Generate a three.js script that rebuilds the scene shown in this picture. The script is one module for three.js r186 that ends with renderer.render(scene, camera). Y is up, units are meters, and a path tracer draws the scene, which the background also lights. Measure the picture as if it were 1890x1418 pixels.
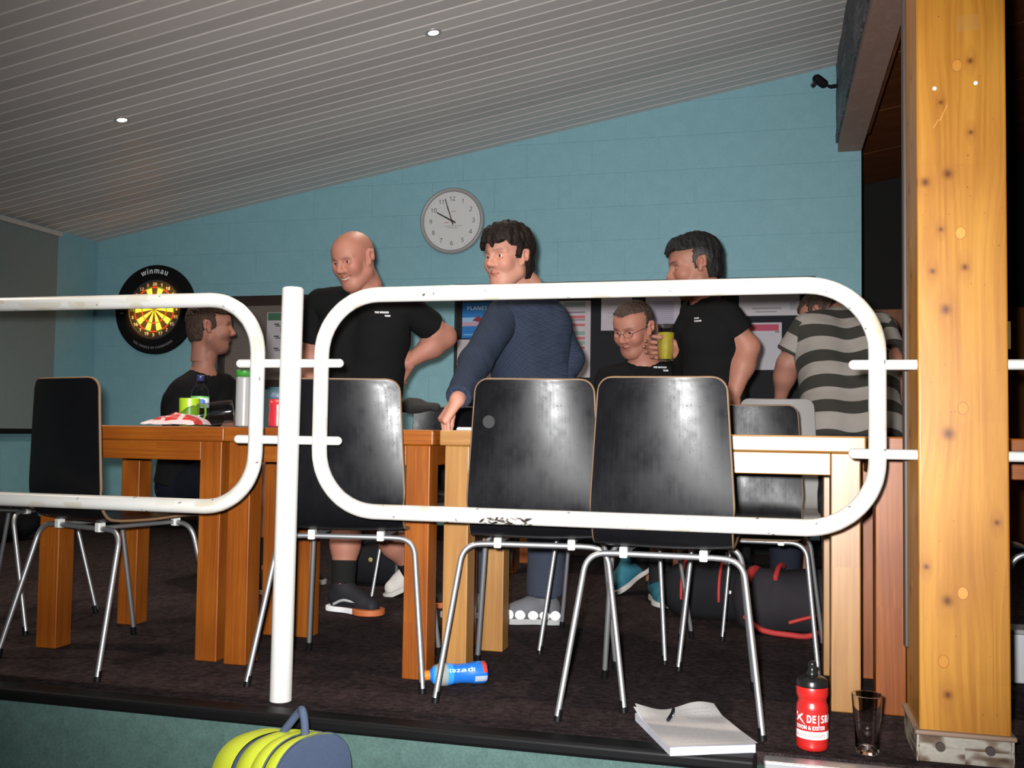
import * as THREE from 'three';
import { mergeGeometries } from 'three/addons/utils/BufferGeometryUtils.js';
import { RoundedBoxGeometry } from 'three/addons/geometries/RoundedBoxGeometry.js';

// ---------------------------------------------------------------- camera, lights, exposure
const scene = new THREE.Scene();
scene.background = new THREE.Color(0x000000);
const camera = new THREE.PerspectiveCamera(42.21, 1890 / 1418, 0.05, 60);
camera.rotation.order = 'YXZ';
camera.position.set(1.309, 0.75, 2.53);
camera.rotation.set(THREE.MathUtils.degToRad(2.71), THREE.MathUtils.degToRad(14.7), THREE.MathUtils.degToRad(0.85));
const renderer = new THREE.WebGLRenderer({ antialias: true });
renderer.toneMapping = THREE.LinearToneMapping;
renderer.toneMappingExposure = 1.0;
renderer.shadowMap.enabled = true;

// the photographer's flash, a hand's breadth above and left of the lens
const flash = new THREE.SpotLight(0xffffff, 80, 0, THREE.MathUtils.degToRad(41), 0.9, 2);
flash.position.set(1.262, 0.80, 2.515);
flash.target.position.set(0.35, 1.0, -1.4);
flash.castShadow = true; flash.shadow.radius = 1.2;
scene.add(flash, flash.target);
const DOWNLIGHT = 9;          // candela of every ceiling downlight
const DART_SPOT = 120;

// ---------------------------------------------------------------- helpers
const V = (x, y, z) => new THREE.Vector3(x, y, z);
let seed = 12345;
function rnd() { seed |= 0; seed = seed + 0x6D2B79F5 | 0; let t = Math.imul(seed ^ seed >>> 15, 1 | seed); t = t + Math.imul(t ^ t >>> 7, 61 | t) ^ t; return ((t ^ t >>> 14) >>> 0) / 4294967296; }
const rr = (a, b) => a + (b - a) * rnd();
const taken = {};
function numbered(n) { const base = n.replace(/_\d{3}$/, ''); if (!(base in taken)) { taken[base] = 0; return base; } taken[base]++; return base + '_' + String(taken[base]).padStart(3, '0'); }
function shade(o) { o.traverse(m => { if (m.isMesh) { m.castShadow = true; m.receiveShadow = true; } }); return o; }
function tag(o, label, category, group, kind) { o.userData.label = label; if (category) o.userData.category = category; if (group) o.userData.group = group; if (kind) o.userData.kind = kind; return o; }
function thing(name, label, category, pos, turn = 0, group) { const o = new THREE.Group(); o.name = numbered(name); if (pos) o.position.copy(pos); o.rotation.y = turn; tag(o, label, category, group); scene.add(o); return o; }
function part(name, geo, mat, parent, label) { const m = new THREE.Mesh(geo, mat); m.name = name; m.castShadow = m.receiveShadow = true; if (label) m.userData.label = label; parent.add(m); return m; }
function solid(name, geo, mat, label, category, group) { const m = new THREE.Mesh(geo, mat); m.name = numbered(name); m.castShadow = m.receiveShadow = true; tag(m, label, category, group); scene.add(m); return m; }
function struct(name, geo, mat, label) { const m = geo ? new THREE.Mesh(geo, mat) : new THREE.Group(); m.name = numbered(name); m.castShadow = m.receiveShadow = true; m.userData.kind = 'structure'; if (label) m.userData.label = label; scene.add(m); return m; }
function copyOf(src, label, pos, turn = 0, group) { const c = src.clone(); c.name = numbered(src.name); c.userData = { ...src.userData, label }; if (group) c.userData.group = group; c.position.copy(pos); c.rotation.y = turn; scene.add(c); return c; }

// box in metres with uv in metres, chosen from the face direction; grain axis 'y' | 'x' | 'z' runs along v
function boxUV(g, grain = 'y', off = 0) {
  const q = g.index ? g.toNonIndexed() : g; const p = q.attributes.position, n = q.attributes.normal; const uv = new Float32Array(p.count * 2);
  for (let i = 0; i < p.count; i += 3) {
    const ax = Math.abs(n.getX(i) + n.getX(i + 1) + n.getX(i + 2)), ay = Math.abs(n.getY(i) + n.getY(i + 1) + n.getY(i + 2)), az = Math.abs(n.getZ(i) + n.getZ(i + 1) + n.getZ(i + 2));
    const dom = ax > ay && ax > az ? 'x' : ay > az ? 'y' : 'z';
    const rest = ['x', 'y', 'z'].filter(c => c !== dom); let vAx = rest.includes(grain) ? grain : rest[1]; let uAx = rest.find(c => c !== vAx);
    for (let k = i; k < i + 3; k++) { const P = { x: p.getX(k), y: p.getY(k), z: p.getZ(k) }; uv[2 * k] = P[uAx] + off; uv[2 * k + 1] = P[vAx] + off * 1.7; }
  }
  q.setAttribute('uv', new THREE.BufferAttribute(uv, 2)); return q;
}
function box(w, h, d, r = 0.004, grain = 'y', off = 0) { const g = r > 0 ? new RoundedBoxGeometry(w, h, d, 2, Math.min(r, w / 2.01, h / 2.01, d / 2.01)) : new THREE.BoxGeometry(w, h, d); return boxUV(g, grain, off); }
const at = (g, x, y, z) => { g.translate(x, y, z); return g; };
function tube(pts, r, seg = 40, rad = 10, closed = false) { return new THREE.TubeGeometry(new THREE.CatmullRomCurve3(pts, closed, 'catmullrom', 0.5), seg, r, rad, closed); }
function rod(a, b, r, r2 = r, rad = 14) { const l = a.distanceTo(b); const g = new THREE.CylinderGeometry(r2, r, l, rad); g.translate(0, l / 2, 0); g.applyQuaternion(new THREE.Quaternion().setFromUnitVectors(V(0, 1, 0), b.clone().sub(a).normalize())); g.translate(a.x, a.y, a.z); return g; }
// polyline with rounded bends, swept with a round tube
function bentTube(pts, r, bend, rad = 10) {
  const path = new THREE.CurvePath();
  let prev = pts[0].clone();
  for (let i = 1; i < pts.length - 1; i++) {
    const a = pts[i].clone().add(pts[i - 1].clone().sub(pts[i]).setLength(bend)), b = pts[i].clone().add(pts[i + 1].clone().sub(pts[i]).setLength(bend));
    path.add(new THREE.LineCurve3(prev, a)); path.add(new THREE.QuadraticBezierCurve3(a, pts[i].clone(), b)); prev = b;
  }
  path.add(new THREE.LineCurve3(prev, pts[pts.length - 1].clone()));
  return new THREE.TubeGeometry(path, 64, r, rad, false);
}
const lathe = (prof, seg = 32) => new THREE.LatheGeometry(prof.map(([x, y]) => new THREE.Vector2(x, y)), seg);

// ---------------------------------------------------------------- textures
function canvas(w, h, draw) { const c = document.createElement('canvas'); c.width = w; c.height = h; const x = c.getContext('2d'); draw(x, w, h); const t = new THREE.CanvasTexture(c); t.colorSpace = THREE.SRGBColorSpace; t.anisotropy = 8; return t; }
function vnoise(sd) {       // smooth 2d value noise that wraps at 256
  const h = (i, j) => { let n = Math.imul(i & 255, 374761393) + Math.imul(j & 255, 668265263) + sd * 1442695; n = Math.imul(n ^ n >>> 13, 1274126177); return ((n ^ n >>> 16) >>> 0) / 4294967296; };
  const s = t => t * t * (3 - 2 * t);
  return (x, y) => { const i = Math.floor(x), j = Math.floor(y), u = s(x - i), v = s(y - j); return (h(i, j) * (1 - u) + h(i + 1, j) * u) * (1 - v) + (h(i, j + 1) * (1 - u) + h(i + 1, j + 1) * u) * v; };
}
function dataTex(w, h, fn, rep, srgb = true) {
  const d = new Uint8Array(w * h * 4);
  for (let y = 0; y < h; y++) for (let x = 0; x < w; x++) { const c = fn(x, y); const o = (y * w + x) * 4; for (let k = 0; k < 3; k++) d[o + k] = Math.max(0, Math.min(255, c[k])); d[o + 3] = 255; }
  const t = new THREE.DataTexture(d, w, h); t.wrapS = t.wrapT = THREE.RepeatWrapping; t.magFilter = THREE.LinearFilter; t.minFilter = THREE.LinearMipmapLinearFilter; t.generateMipmaps = true;
  if (srgb) t.colorSpace = THREE.SRGBColorSpace; if (rep) t.repeat.set(...rep); t.needsUpdate = true; return t;
}
// straight-grained timber; base and dark are sRGB triples, repeat is per metre
function woodTex(base, dark, sd, rep = [4, 1]) {
  const n1 = vnoise(sd), n2 = vnoise(sd + 7), n3 = vnoise(sd + 13);
  return dataTex(256, 512, (x, y) => {
    const warp = n2(x / 32, y / 128) * 3, g = n1(x / 4 + warp, y / 128), f = n3(x / 1.0, y / 16), b = n2(x / 64 + 40, y / 64);
    const m = Math.min(1, 0.55 * g + 0.25 * f + 0.45 * (b - 0.3)); return base.map((v, k) => v + (dark[k] - v) * m);
  }, rep);
}
const speck = (sd, lo, hi, rep, cell = 1) => { const n = vnoise(sd), m = vnoise(sd + 3); return dataTex(256, 256, (x, y) => { const v = 0.6 * n(x / cell, y / cell) + 0.4 * m(x / (cell * 8), y / (cell * 8)); return lo.map((a, k) => a + (hi[k] - a) * v); }, rep); };

// ---------------------------------------------------------------- materials
const std = (o) => new THREE.MeshStandardMaterial(o);
const phys = (o) => new THREE.MeshPhysicalMaterial(o);
const lin = (r, g, b) => new THREE.Color().setRGB(r, g, b);
const M = {
  teal: std({ color: 0xffffff, map: speck(3, [122, 167, 176], [133, 178, 187], [1.2, 1.2], 2), roughness: 0.62, bumpMap: speck(5, [90, 90, 90], [165, 165, 165], [3, 3], 2), bumpScale: 0.0012 }),
  riser: std({ map: speck(21, [50, 72, 68], [70, 96, 90], [2, 2], 2), roughness: 0.8 }),
  ceilBoard: std({ color: lin(0.60, 0.545, 0.515), roughness: 0.5 }),
  carpet: phys({ specularIntensity: 0.15, map: speck(31, [14, 11, 12], [72, 58, 58], [2.2, 2.2], 1), roughness: 1, bumpMap: speck(33, [20, 20, 20], [235, 235, 235], [2.2, 2.2], 1), bumpScale: 0.005 }),
  rubber: phys({ color: lin(0.004, 0.004, 0.0045), roughness: 0.5, specularIntensity: 0.25 }),
  railWhite: phys({ color: lin(0.52, 0.51, 0.48), roughness: 0.35, clearcoat: 0.3, clearcoatRoughness: 0.25 }),
  orange: phys({ map: woodTex([136, 76, 18], [102, 47, 8], 41, [3, 1]), roughness: 0.42, specularIntensity: 0.6, clearcoat: 0.16, clearcoatRoughness: 0.28 }),
  honey: phys({ map: woodTex([150, 108, 54], [126, 84, 36], 47, [3, 1]), roughness: 0.42, clearcoat: 0.26, clearcoatRoughness: 0.3 }),
  black: phys({ color: lin(0.004, 0.004, 0.005), roughness: 0.42, specularIntensity: 0.30, clearcoat: 0.35, clearcoatRoughness: 0.36 }),
  plyEdge: std({ color: lin(0.13, 0.075, 0.038), roughness: 0.6 }),
  chrome: std({ color: lin(0.40, 0.40, 0.41), metalness: 0.85, roughness: 0.42 }),
  clip: std({ color: lin(0.5, 0.5, 0.48), roughness: 0.5 }),
  steel: std({ color: lin(0.4, 0.39, 0.37), metalness: 0.8, roughness: 0.5 }),
  darkWood: std({ map: woodTex([150, 84, 40], [104, 54, 24], 53, [2, 0.6]), roughness: 0.55 }),
  nearBlack: phys({ color: lin(0.008, 0.008, 0.009), roughness: 0.7, specularIntensity: 0.25 }),
  dark: std({ color: lin(0.02, 0.018, 0.017), roughness: 0.9 }),
  hall: std({ color: lin(0.05, 0.042, 0.036), roughness: 0.9 }),
};
// ---------------------------------------------------------------- the room
const ZB = -3.97, XL = -3.69, XE = 1.842, CY = x => 2.148 + 0.1748 * (x + 3.691), SL = Math.atan(0.1748);
// platform floor and its edge
struct('floor', at(boxUV(new THREE.BoxGeometry(9.2, 0.2, 7.15), 'z'), 0.9, -0.1, -3.515), M.carpet, 'dark brown carpet of the raised bar floor');
{
  const nose = struct('trim_1', boxUV(new RoundedBoxGeometry(5.03, 0.036, 0.075, 3, 0.012)), M.rubber, 'black rubber edge strip of the raised floor');
  nose.position.set(-1.24, -0.016, 0.096);
  const metal = struct('trim_2', boxUV(new RoundedBoxGeometry(2.6, 0.03, 0.05, 2, 0.006)), std({ color: lin(0.55, 0.55, 0.56), metalness: 0.9, roughness: 0.4 }), 'metal edge strip of the raised floor');
  metal.position.set(2.59, -0.02, 0.085);
  const wedge = struct('trim_3', boxUV(new RoundedBoxGeometry(2.6, 0.05, 0.05, 2, 0.006)), M.rubber, 'black strip under the metal edge of the raised floor');
  wedge.position.set(2.59, -0.065, 0.085);
}
struct('wall_platform', at(boxUV(new THREE.BoxGeometry(9.2, 0.9, 0.08)), 0.9, -0.48, 0.08), M.riser, 'grey green front of the raised floor');
struct('floor_lower', at(boxUV(new THREE.BoxGeometry(9.2, 0.1, 5.4)), 0.9, -0.98, 2.7), M.hall, 'floor of the lower space');

// back wall of painted blocks: a backing and one mesh for every block, cut along the sloping ceiling
const wallBack = struct('wall_back', null, null, 'pale blue painted block wall under the sloping ceiling');
{
  const sh = new THREE.Shape(); sh.moveTo(XL - 0.2, -0.1); sh.lineTo(XE, -0.1); sh.lineTo(XE, 3.3); sh.lineTo(XL - 0.2, CY(XL) + 0.2);
  const g = new THREE.ExtrudeGeometry(sh, { depth: 0.2, bevelEnabled: false }); g.translate(0, 0, ZB - 0.2035); part('backing', boxUV(g), M.teal, wallBack);
  const bw = 0.45, bh = 0.225, gap = 0.0005; let row = 0;
  for (let y = 0.0; y < 3.3; y += bh, row++) {
    for (let x = XL - (row % 2 ? bw / 2 : 0); x < XE; x += bw) {
      const x0 = Math.max(x, XL) + gap, x1 = Math.min(x + bw, XE) - gap, y0 = y + gap, y1 = y + bh - gap; if (x1 - x0 < 0.03) continue;
      const c0 = CY(x0) + 0.06, c1 = CY(x1) + 0.06; if (y0 > c1 - 0.01) continue;
      const pts = [[x0, y0], [x1, y0]];
      if (y1 <= c0) pts.push([x1, y1], [x0, y1]);
      else { if (y1 <= c1) { pts.push([x1, y1], [x0 + (y1 - c0) / 0.1748, y1]); } else pts.push([x1, c1]); if (c0 > y0) pts.push([x0, c0]); else pts[0] = [x0 + (y0 - c0) / 0.1748, y0]; }
      const s = new THREE.Shape(); pts.forEach(([a, b], i) => i ? s.lineTo(a, b) : s.moveTo(a, b));
      const eg = new THREE.ExtrudeGeometry(s, { depth: 0.0036 + rr(0, 0.0005), bevelEnabled: false }); eg.translate(0, 0, ZB - 0.0038);
      part('block', boxUV(eg), M.teal, wallBack);
    }
  }
}
struct('wall_left', at(boxUV(new THREE.BoxGeometry(0.2, 4.6, 9.3)), XL - 0.1, 1.3, 0.7), M.teal, 'pale blue side wall with the drawn blind');
struct('baseboard_left', at(box(0.018, 0.1, 7.0, 0.003, 'z'), XL + 0.009, 0.05, -0.45), M.nearBlack, 'black skirting under the side wall');
struct('baseboard_back', at(box(5.52, 0.1, 0.018, 0.003, 'x'), (XL + XE) / 2, 0.05, ZB + 0.009), M.nearBlack, 'black skirting under the blue wall');

// sloping ceiling of V-jointed boards
const ceiling = struct('ceiling', null, null, 'sloping ceiling of grey painted V-jointed boards');
{
  const L = (1.70 - XL + 0.06) / Math.cos(SL), b = 0.1, v = 0.007, t = 0.016;
  const s = new THREE.Shape(); s.moveTo(-b / 2 + v, 0); s.lineTo(b / 2 - v, 0); s.lineTo(b / 2 - 0.0005, v * 0.6); s.lineTo(b / 2 - 0.0005, t); s.lineTo(-b / 2 + 0.0005, t); s.lineTo(-b / 2 + 0.0005, v * 0.6); s.closePath();
  const g = new THREE.ExtrudeGeometry(s, { depth: L, bevelEnabled: false }); g.rotateY(Math.PI / 2); g.rotateZ(SL);     // shape x runs along -z, extrusion along +x
  const gg = boxUV(g, 'x');
  const tones = [0, 1, 2].map(i => { const m = M.ceilBoard.clone(); m.color.multiplyScalar(0.94 + 0.06 * i); return m; });
  for (let i = 0; i < 60; i++) { const m = part('ceiling_board', gg, tones[Math.floor(rnd() * 3)], ceiling); m.position.set(XL - 0.05, CY(XL - 0.05) + rr(0, 0.0006), ZB + 0.023 + b * i); }
  const slab = new THREE.BoxGeometry(L + 0.1, 0.1, 9.2); slab.rotateZ(SL); slab.translate((XL + 1.70) / 2, CY((XL + 1.70) / 2) + 0.07, 0.6);
  part('ceiling_deck', slab, M.dark, ceiling);
}
// beam along the top of the wall's end, with its blackened side
{
  const beam = struct('beam', null, null, 'brown boxed beam that ends the sloping ceiling');
  part('beam_body', at(boxUV(new THREE.BoxGeometry(0.14, 0.9, 8.6), 'z'), 1.772, 2.985, 0.33), std({ map: speck(61, [150, 118, 104], [176, 142, 126], [2, 2], 3), roughness: 0.7 }), beam);
  part('beam_edge', at(boxUV(new THREE.BoxGeometry(0.05, 0.78, 8.6), 'z'), 1.867, 3.03, 0.33), M.darkWood, beam);
  // side cladding: rough, dark, patchy
  const cl = new THREE.BoxGeometry(0.012, 0.62, 8.58, 1, 14, 120); const p = cl.attributes.position, nz = vnoise(91);
  for (let i = 0; i < p.count; i++) if (p.getX(i) < 0) p.setX(i, p.getX(i) - 0.008 * nz(p.getY(i) * 18 + 30, p.getZ(i) * 9 + 60));
  cl.computeVertexNormals();
  part('side_cladding', at(boxUV(cl, 'z'), 1.70, 2.9, 0.33), std({ map: speck(63, [30, 32, 34], [150, 144, 150], [1.6, 0.8], 5), roughness: 0.6 }), beam);
}
// darker timber lined space past the end of the wall
{
  const tc = struct('ceiling_timber', null, null, 'brown timber ceiling beyond the beam');
  const n = 8, w = 1.08; for (let i = 0; i < n; i++) { const g = box(4.4, 0.03, w - 0.008, 0.004, 'x', i * 0.37); g.rotateZ(SL); const m = part('ceiling_panel', g, M.darkWood, tc); m.position.set(4.02, 3.34, -6.2 + i * w); }
  part('ceiling_deck', at(boxUV(new THREE.BoxGeometry(5.2, 0.1, 11)), 3.9, 4.0, -1.3), M.dark, tc);
}
struct('wall_far', at(boxUV(new THREE.BoxGeometry(5.6, 5.2, 0.15)), 3.3, 1.6, -7.05), M.dark, 'dark wall of the space beyond');
struct('wall_passage', at(boxUV(new THREE.BoxGeometry(0.15, 4.6, 3.0)), XE - 0.075, 1.2, -5.55), M.dark, 'dark wall of the passage beyond the blue wall');
struct('wall_right', at(boxUV(new THREE.BoxGeometry(0.15, 5.4, 12.6)), 5.6, 1.6, -0.9), M.hall, 'right wall of the hall');
struct('wall_front', at(boxUV(new THREE.BoxGeometry(9.6, 5.4, 0.15)), 0.9, 1.6, 5.4), M.hall, 'wall behind the photographer');
// lower wall where the side wall stops being blue: blind with headrail and bottom bar
{
  const bl = thing('roller_blind', 'dark grey roller blind drawn down over the left side wall', 'blind', V(XL + 0.03, 0, -1.2));
  part('blind_fabric', at(box(0.012, 1.41, 4.6, 0.002), 0, 1.41, 0), std({ map: speck(71, [116, 126, 124], [128, 138, 136], [4, 4], 1), roughness: 0.85 }), bl);
  part('headrail', at(box(0.05, 0.035, 4.62, 0.006), 0.01, 2.112, 0), std({ color: lin(0.5, 0.46, 0.42), roughness: 0.5 }), bl, 'pale headrail');
  part('bottom_bar', at(box(0.03, 0.035, 4.6, 0.01), 0.008, 0.70, 0), M.nearBlack, bl, 'black bottom bar');
}
// downlights
function downlight(x, z, label, seen) {
  const y = CY(x); const t = thing('downlight', label, 'light', V(x, y, z), 0, 'recessed downlights of the sloping ceiling'); t.rotation.z = SL;
  const ring = lathe([[0.026, 0.004], [0.026, -0.003], [0.034, -0.005], [0.042, -0.003], [0.043, 0.003]], 28);
  part('trim_ring', ring, std({ color: lin(0.6, 0.6, 0.58), metalness: 0.6, roughness: 0.35 }), t);
  const disc = new THREE.CylinderGeometry(0.0265, 0.0265, 0.003, 28); disc.translate(0, -0.001, 0);
  part('lamp', disc, std({ color: 0xffffff, emissive: new THREE.Color(1, 0.97, 0.9), emissiveIntensity: 6 }), t);
  const s = new THREE.SpotLight(0xfff0dc, DOWNLIGHT, 0, THREE.MathUtils.degToRad(72), 0.9, 2); s.position.set(0, -0.012, 0); s.target.position.set(-0.25, -1.4, 0); s.castShadow = true; s.shadow.radius = 2.6;
  t.add(s, s.target); return t;
}
downlight(-2.137, -2.117, 'left lit downlight in the grey ceiling, above the dartboard');
downlight(-0.336, -2.09, 'right lit downlight in the grey ceiling, above the clock');
downlight(-2.137, -0.1, 'unseen recessed downlight over the left tables');  // out of view, placed to light the left tables and the room
downlight(-0.336, -0.1, 'unseen recessed downlight over the middle chairs');  // out of view as well, lights the chairs behind the railing
downlight(1.30, -0.1, 'unseen recessed downlight over the right end of the long table');  // unseen too, placed to light the long table and its surroundings
// ---------------------------------------------------------------- guard rail and timber column
{
  const rail = thing('guard_rail', 'white painted tubular guard rail with rounded loop panels along the platform edge', 'railing', V(0, 0, 0));
  const scuffs = canvas(2048, 64, (x, w, h) => {
    x.fillStyle = '#ffffff'; x.fillRect(0, 0, w, h);
    for (let i = 0; i < 90; i++) { x.fillStyle = `rgba(190,160,100,${rr(0.03, 0.22)})`; x.beginPath(); x.ellipse(rr(0, w), rr(0, h), rr(6, 40), rr(3, 10), 0, 0, 7); x.fill(); }
    for (let i = 0; i < 70; i++) { x.fillStyle = `rgba(40,28,20,${rr(0.3, 0.9)})`; x.beginPath(); x.ellipse(rr(0, w), rr(0, h), rr(0.5, 3), rr(0.5, 1.8), rr(0, 3), 0, 7); x.fill(); }
    for (let i = 0; i < 34; i++) { x.fillStyle = `rgba(30,22,16,${rr(0.5, 0.95)})`; x.beginPath(); x.ellipse(196 + rr(-34, 44), rr(0, 13), rr(1, 7), rr(0.6, 2.2), rr(-1, 1), 0, 7); x.fill(); }
  });
  scuffs.wrapS = scuffs.wrapT = THREE.RepeatWrapping;
  const mt = M.railWhite.clone(); mt.map = scuffs;
  const loop = (x0, x1, y0, y1, R) => {
    const path = new THREE.CurvePath(); const q = (cx, cy, a) => { const n = 10; for (let i = 0; i < n; i++) { const t0 = a + i * Math.PI / 2 / n, t1 = a + (i + 1) * Math.PI / 2 / n; path.add(new THREE.LineCurve3(V(cx + R * Math.cos(t0), cy + R * Math.sin(t0), 0), V(cx + R * Math.cos(t1), cy + R * Math.sin(t1), 0))); } };
    const ln = (a, b, c, d) => path.add(new THREE.LineCurve3(V(a, b, 0), V(c, d, 0)));
    ln(x0 + R, y0, x1 - R, y0); q(x1 - R, y0 + R, -Math.PI / 2); ln(x1, y0 + R, x1, y1 - R); q(x1 - R, y1 - R, 0); ln(x1 - R, y1, x0 + R, y1); q(x0 + R, y1 - R, Math.PI / 2); ln(x0, y1 - R, x0, y0 + R); q(x0 + R, y0 + R, Math.PI);
    return new THREE.TubeGeometry(path, 260, 0.0212, 16, true);
  };
  part('rail_loop', loop(-1.75, -0.098, 0.523, 1.113, 0.155), mt, rail);
  part('rail_loop', loop(0.098, 1.552, 0.526, 1.118, 0.165), mt, rail);
  part('rail_loop', loop(1.935, 3.35, 0.526, 1.118, 0.165), mt, rail);
  const post = rod(V(0, 0, 0), V(0.006, 1.138, 0), 0.0302, 0.0302, 28); part('post', mergeGeometries([post, at(new THREE.CylinderGeometry(0.0262, 0.0302, 0.005, 28), 0.006, 1.1405, 0)]), M.railWhite, rail);
  const pin = (xa, xb, y) => { const b = []; b.push(at(new THREE.CylinderGeometry(0.0125, 0.0125, Math.abs(xb - xa), 16).rotateZ(Math.PI / 2), (xa + xb) / 2, y, 0)); return b; };
  const dome = (x, y, s) => at(new THREE.CapsuleGeometry(0.0125, 0.02, 6, 14).rotateZ(Math.PI / 2), x, y, 0);
  for (const y of [0.93, 0.716]) {
    part('connecting_pin', mergeGeometries([...pin(-0.14, 0.14, y).map(g => g.toNonIndexed()), dome(-0.142, y).toNonIndexed(), dome(0.142, y).toNonIndexed()]), M.railWhite, rail);
    part('connecting_pin', mergeGeometries([...pin(1.51, 1.655, y - 0.008).map(g => g.toNonIndexed()), dome(1.508, y - 0.008).toNonIndexed()]), M.railWhite, rail);
    part('connecting_pin', mergeGeometries([...pin(1.82, 1.97, y - 0.008).map(g => g.toNonIndexed()), dome(1.972, y - 0.008).toNonIndexed()]), M.railWhite, rail);
  }
}
{
  const W = 0.196, D = 0.225, Ht = 3.4, cx = 1.738, cz = 0.02 - D / 2;
  const col = thing('timber_column', 'varnished pine column with knots standing in a steel shoe beside the guard rail', 'column', V(cx, 0, cz));
  const knots = [[1735, 316, 1], [1690, 330, .9], [1722, 420, .5], [1770, 492, .7], [1733, 570, 1], [1706, 498, .6], [1740, 800, 1.2], [1740, 1105, 1], [1742, 1275, .8], [1720, 180, .5], [1780, 240, .5], [1835, 960, .6], [1698, 1045, .6], [1778, 105, .6]];
  const plugs = [[1761, 428, 1], [1768, 753, 0], [1770, 1090, 1], [1733, 1215, 0], [1752, 112, .5]];
  const n1 = vnoise(201), n2 = vnoise(202), n3 = vnoise(203);
  const TW = 256, TH = 2048, top = 2.0;             // texture spans the column face from the floor to 2 m
  const pos = (px, py) => [(px - (1687 - (1350 - py) * 0.0135)) / 178, (1398 - py) / 788];
  const map = canvas(TW, TH, (c) => {
    const im = c.createImageData(TW, TH);
    for (let y = 0; y < TH; y++) for (let x = 0; x < TW; x++) {
      const wv = n2(x / 60, y / 300) * 2.2; const g = n1(x / 7 + wv * 3, y / 260), f = n3(x / 1.4, y / 30), b = n2(x / 90 + 9, y / 200 + 4), lam = n3(Math.floor(y / 620) * 7.3 + Math.floor((x + 20) / 90) * 3.1, 5.5);
      const m = 0.5 * g + 0.2 * f + 0.6 * (b - 0.1) + 0.4 * (lam - 0.5); const o = (y * TW + x) * 4; const A = [170, 120, 42], B = [138, 86, 22];
      for (let k = 0; k < 3; k++) im.data[o + k] = A[k] + (B[k] - A[k]) * m; im.data[o + 3] = 255;
    }
    c.putImageData(im, 0, 0);
    const Y = v => TH * (1 - v / top);
    for (const [px, py, s] of knots) { const [u, v] = pos(px, py); const X = u * TW, yy = Y(v); for (let r = 5; r > 0; r--) { c.fillStyle = `rgba(${60 + r * 10},${26 + r * 7},6,${0.16 + 0.1 * (5 - r)})`; c.beginPath(); c.ellipse(X, yy, s * r * 4.2, s * r * 3.8, 0.2, 0, 7); c.fill(); } for (let k = 0; k < 9; k++) { c.strokeStyle = `rgba(96,46,8,${0.05 + 0.012 * k})`; c.lineWidth = 3; c.beginPath(); c.ellipse(X, yy, s * (34 - 2.4 * k), s * (64 - 5.5 * k), 0, 0, 7); c.stroke(); } }
    for (const [px, py, s] of plugs) { const [u, v] = pos(px, py); const X = u * TW, yy = Y(v); c.fillStyle = s ? `rgba(196,134,62,${0.75 * s})` : 'rgba(176,112,40,0.5)'; c.beginPath(); c.ellipse(X, yy, 15, 15, 0, 0, 7); c.fill(); c.strokeStyle = 'rgba(90,44,8,0.5)'; c.lineWidth = 1.6; c.stroke(); }
    // pale scratches and a patch of torn tape
    c.strokeStyle = 'rgba(214,160,96,0.6)'; c.lineWidth = 2; for (const [a, b, d, e] of [[1733, 185, 1718, 215], [1716, 212, 1705, 228]]) { const [u, v] = pos(a, b), [u2, v2] = pos(d, e); c.beginPath(); c.moveTo(u * TW, Y(v)); c.lineTo(u2 * TW, Y(v2)); c.stroke(); }
    const [tu, tv] = pos(1748, 48), [tu2, tv2] = pos(1795, 18); c.fillStyle = 'rgba(150,108,70,0.35)'; c.fillRect(tu * TW, Y(tv2), (tu2 - tu) * TW, Y(tv) - Y(tv2));
    for (let i = 0; i < 60; i++) { c.fillStyle = `rgba(70,30,8,${rr(0.2, 0.6)})`; c.beginPath(); c.ellipse(rr(0, TW), rr(0, TH), rr(0.6, 2.4), rr(0.6, 2.4), 0, 0, 7); c.fill(); }
  });
  map.wrapS = map.wrapT = THREE.RepeatWrapping; map.repeat.set(1 / W, 1 / top); map.offset.set(0.5, 0);
  const g = box(W, Ht, D, 0.005, 'y'); g.translate(0, Ht / 2 + 0.062, 0);
  // uv follow the translated height so that the knots sit at their own heights
  const P = g.attributes.position, U = g.attributes.uv; for (let i = 0; i < P.count; i++) U.setY(i, P.getY(i));
  part('timber_shaft', g, phys({ map, roughness: 0.42, specularIntensity: 0.6, clearcoat: 0.16, clearcoatRoughness: 0.22 }), col);
  const stain = dataTex(128, 128, (x, y) => { const a = n1(x / 18, y / 14), b = n2(x / 5, y / 5); const m = Math.max(0, a - 0.45) * 2.2; return [138 - 70 * m + 12 * b, 132 - 84 * m + 12 * b, 122 - 88 * m + 10 * b]; }, [5, 8]);
  const sm = std({ map: stain, roughness: 0.6, metalness: 0.3 });
  const plate = (w, h, d, x, y, z) => at(box(w, h, d, 0.002), x, y, z);
  const shoe = part('steel_shoe', mergeGeometries([plate(W + 0.012, 0.066, 0.007, 0, 0.033, D / 2 - 0.006), plate(W + 0.012, 0.066, 0.007, 0, 0.033, -D / 2 + 0.006), plate(0.007, 0.066, D, -W / 2 - 0.003, 0.033, 0), plate(0.007, 0.066, D, W / 2 + 0.003, 0.033, 0), plate(W, 0.06, D - 0.02, 0, 0.03, 0)]), sm, col);
  for (const x of [-0.053, 0.053]) part('bolt', at(new THREE.CylinderGeometry(0.0105, 0.0105, 0.008, 18).rotateX(Math.PI / 2), x, 0.037, D / 2), std({ color: lin(0.035, 0.022, 0.018), roughness: 0.7 }), shoe);
  part('foot_molding', at(box(W + 0.022, 0.012, D + 0.02, 0.005, 'x'), 0, 0.068, 0), std({ color: lin(0.19, 0.12, 0.08), roughness: 0.6 }), col);
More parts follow.
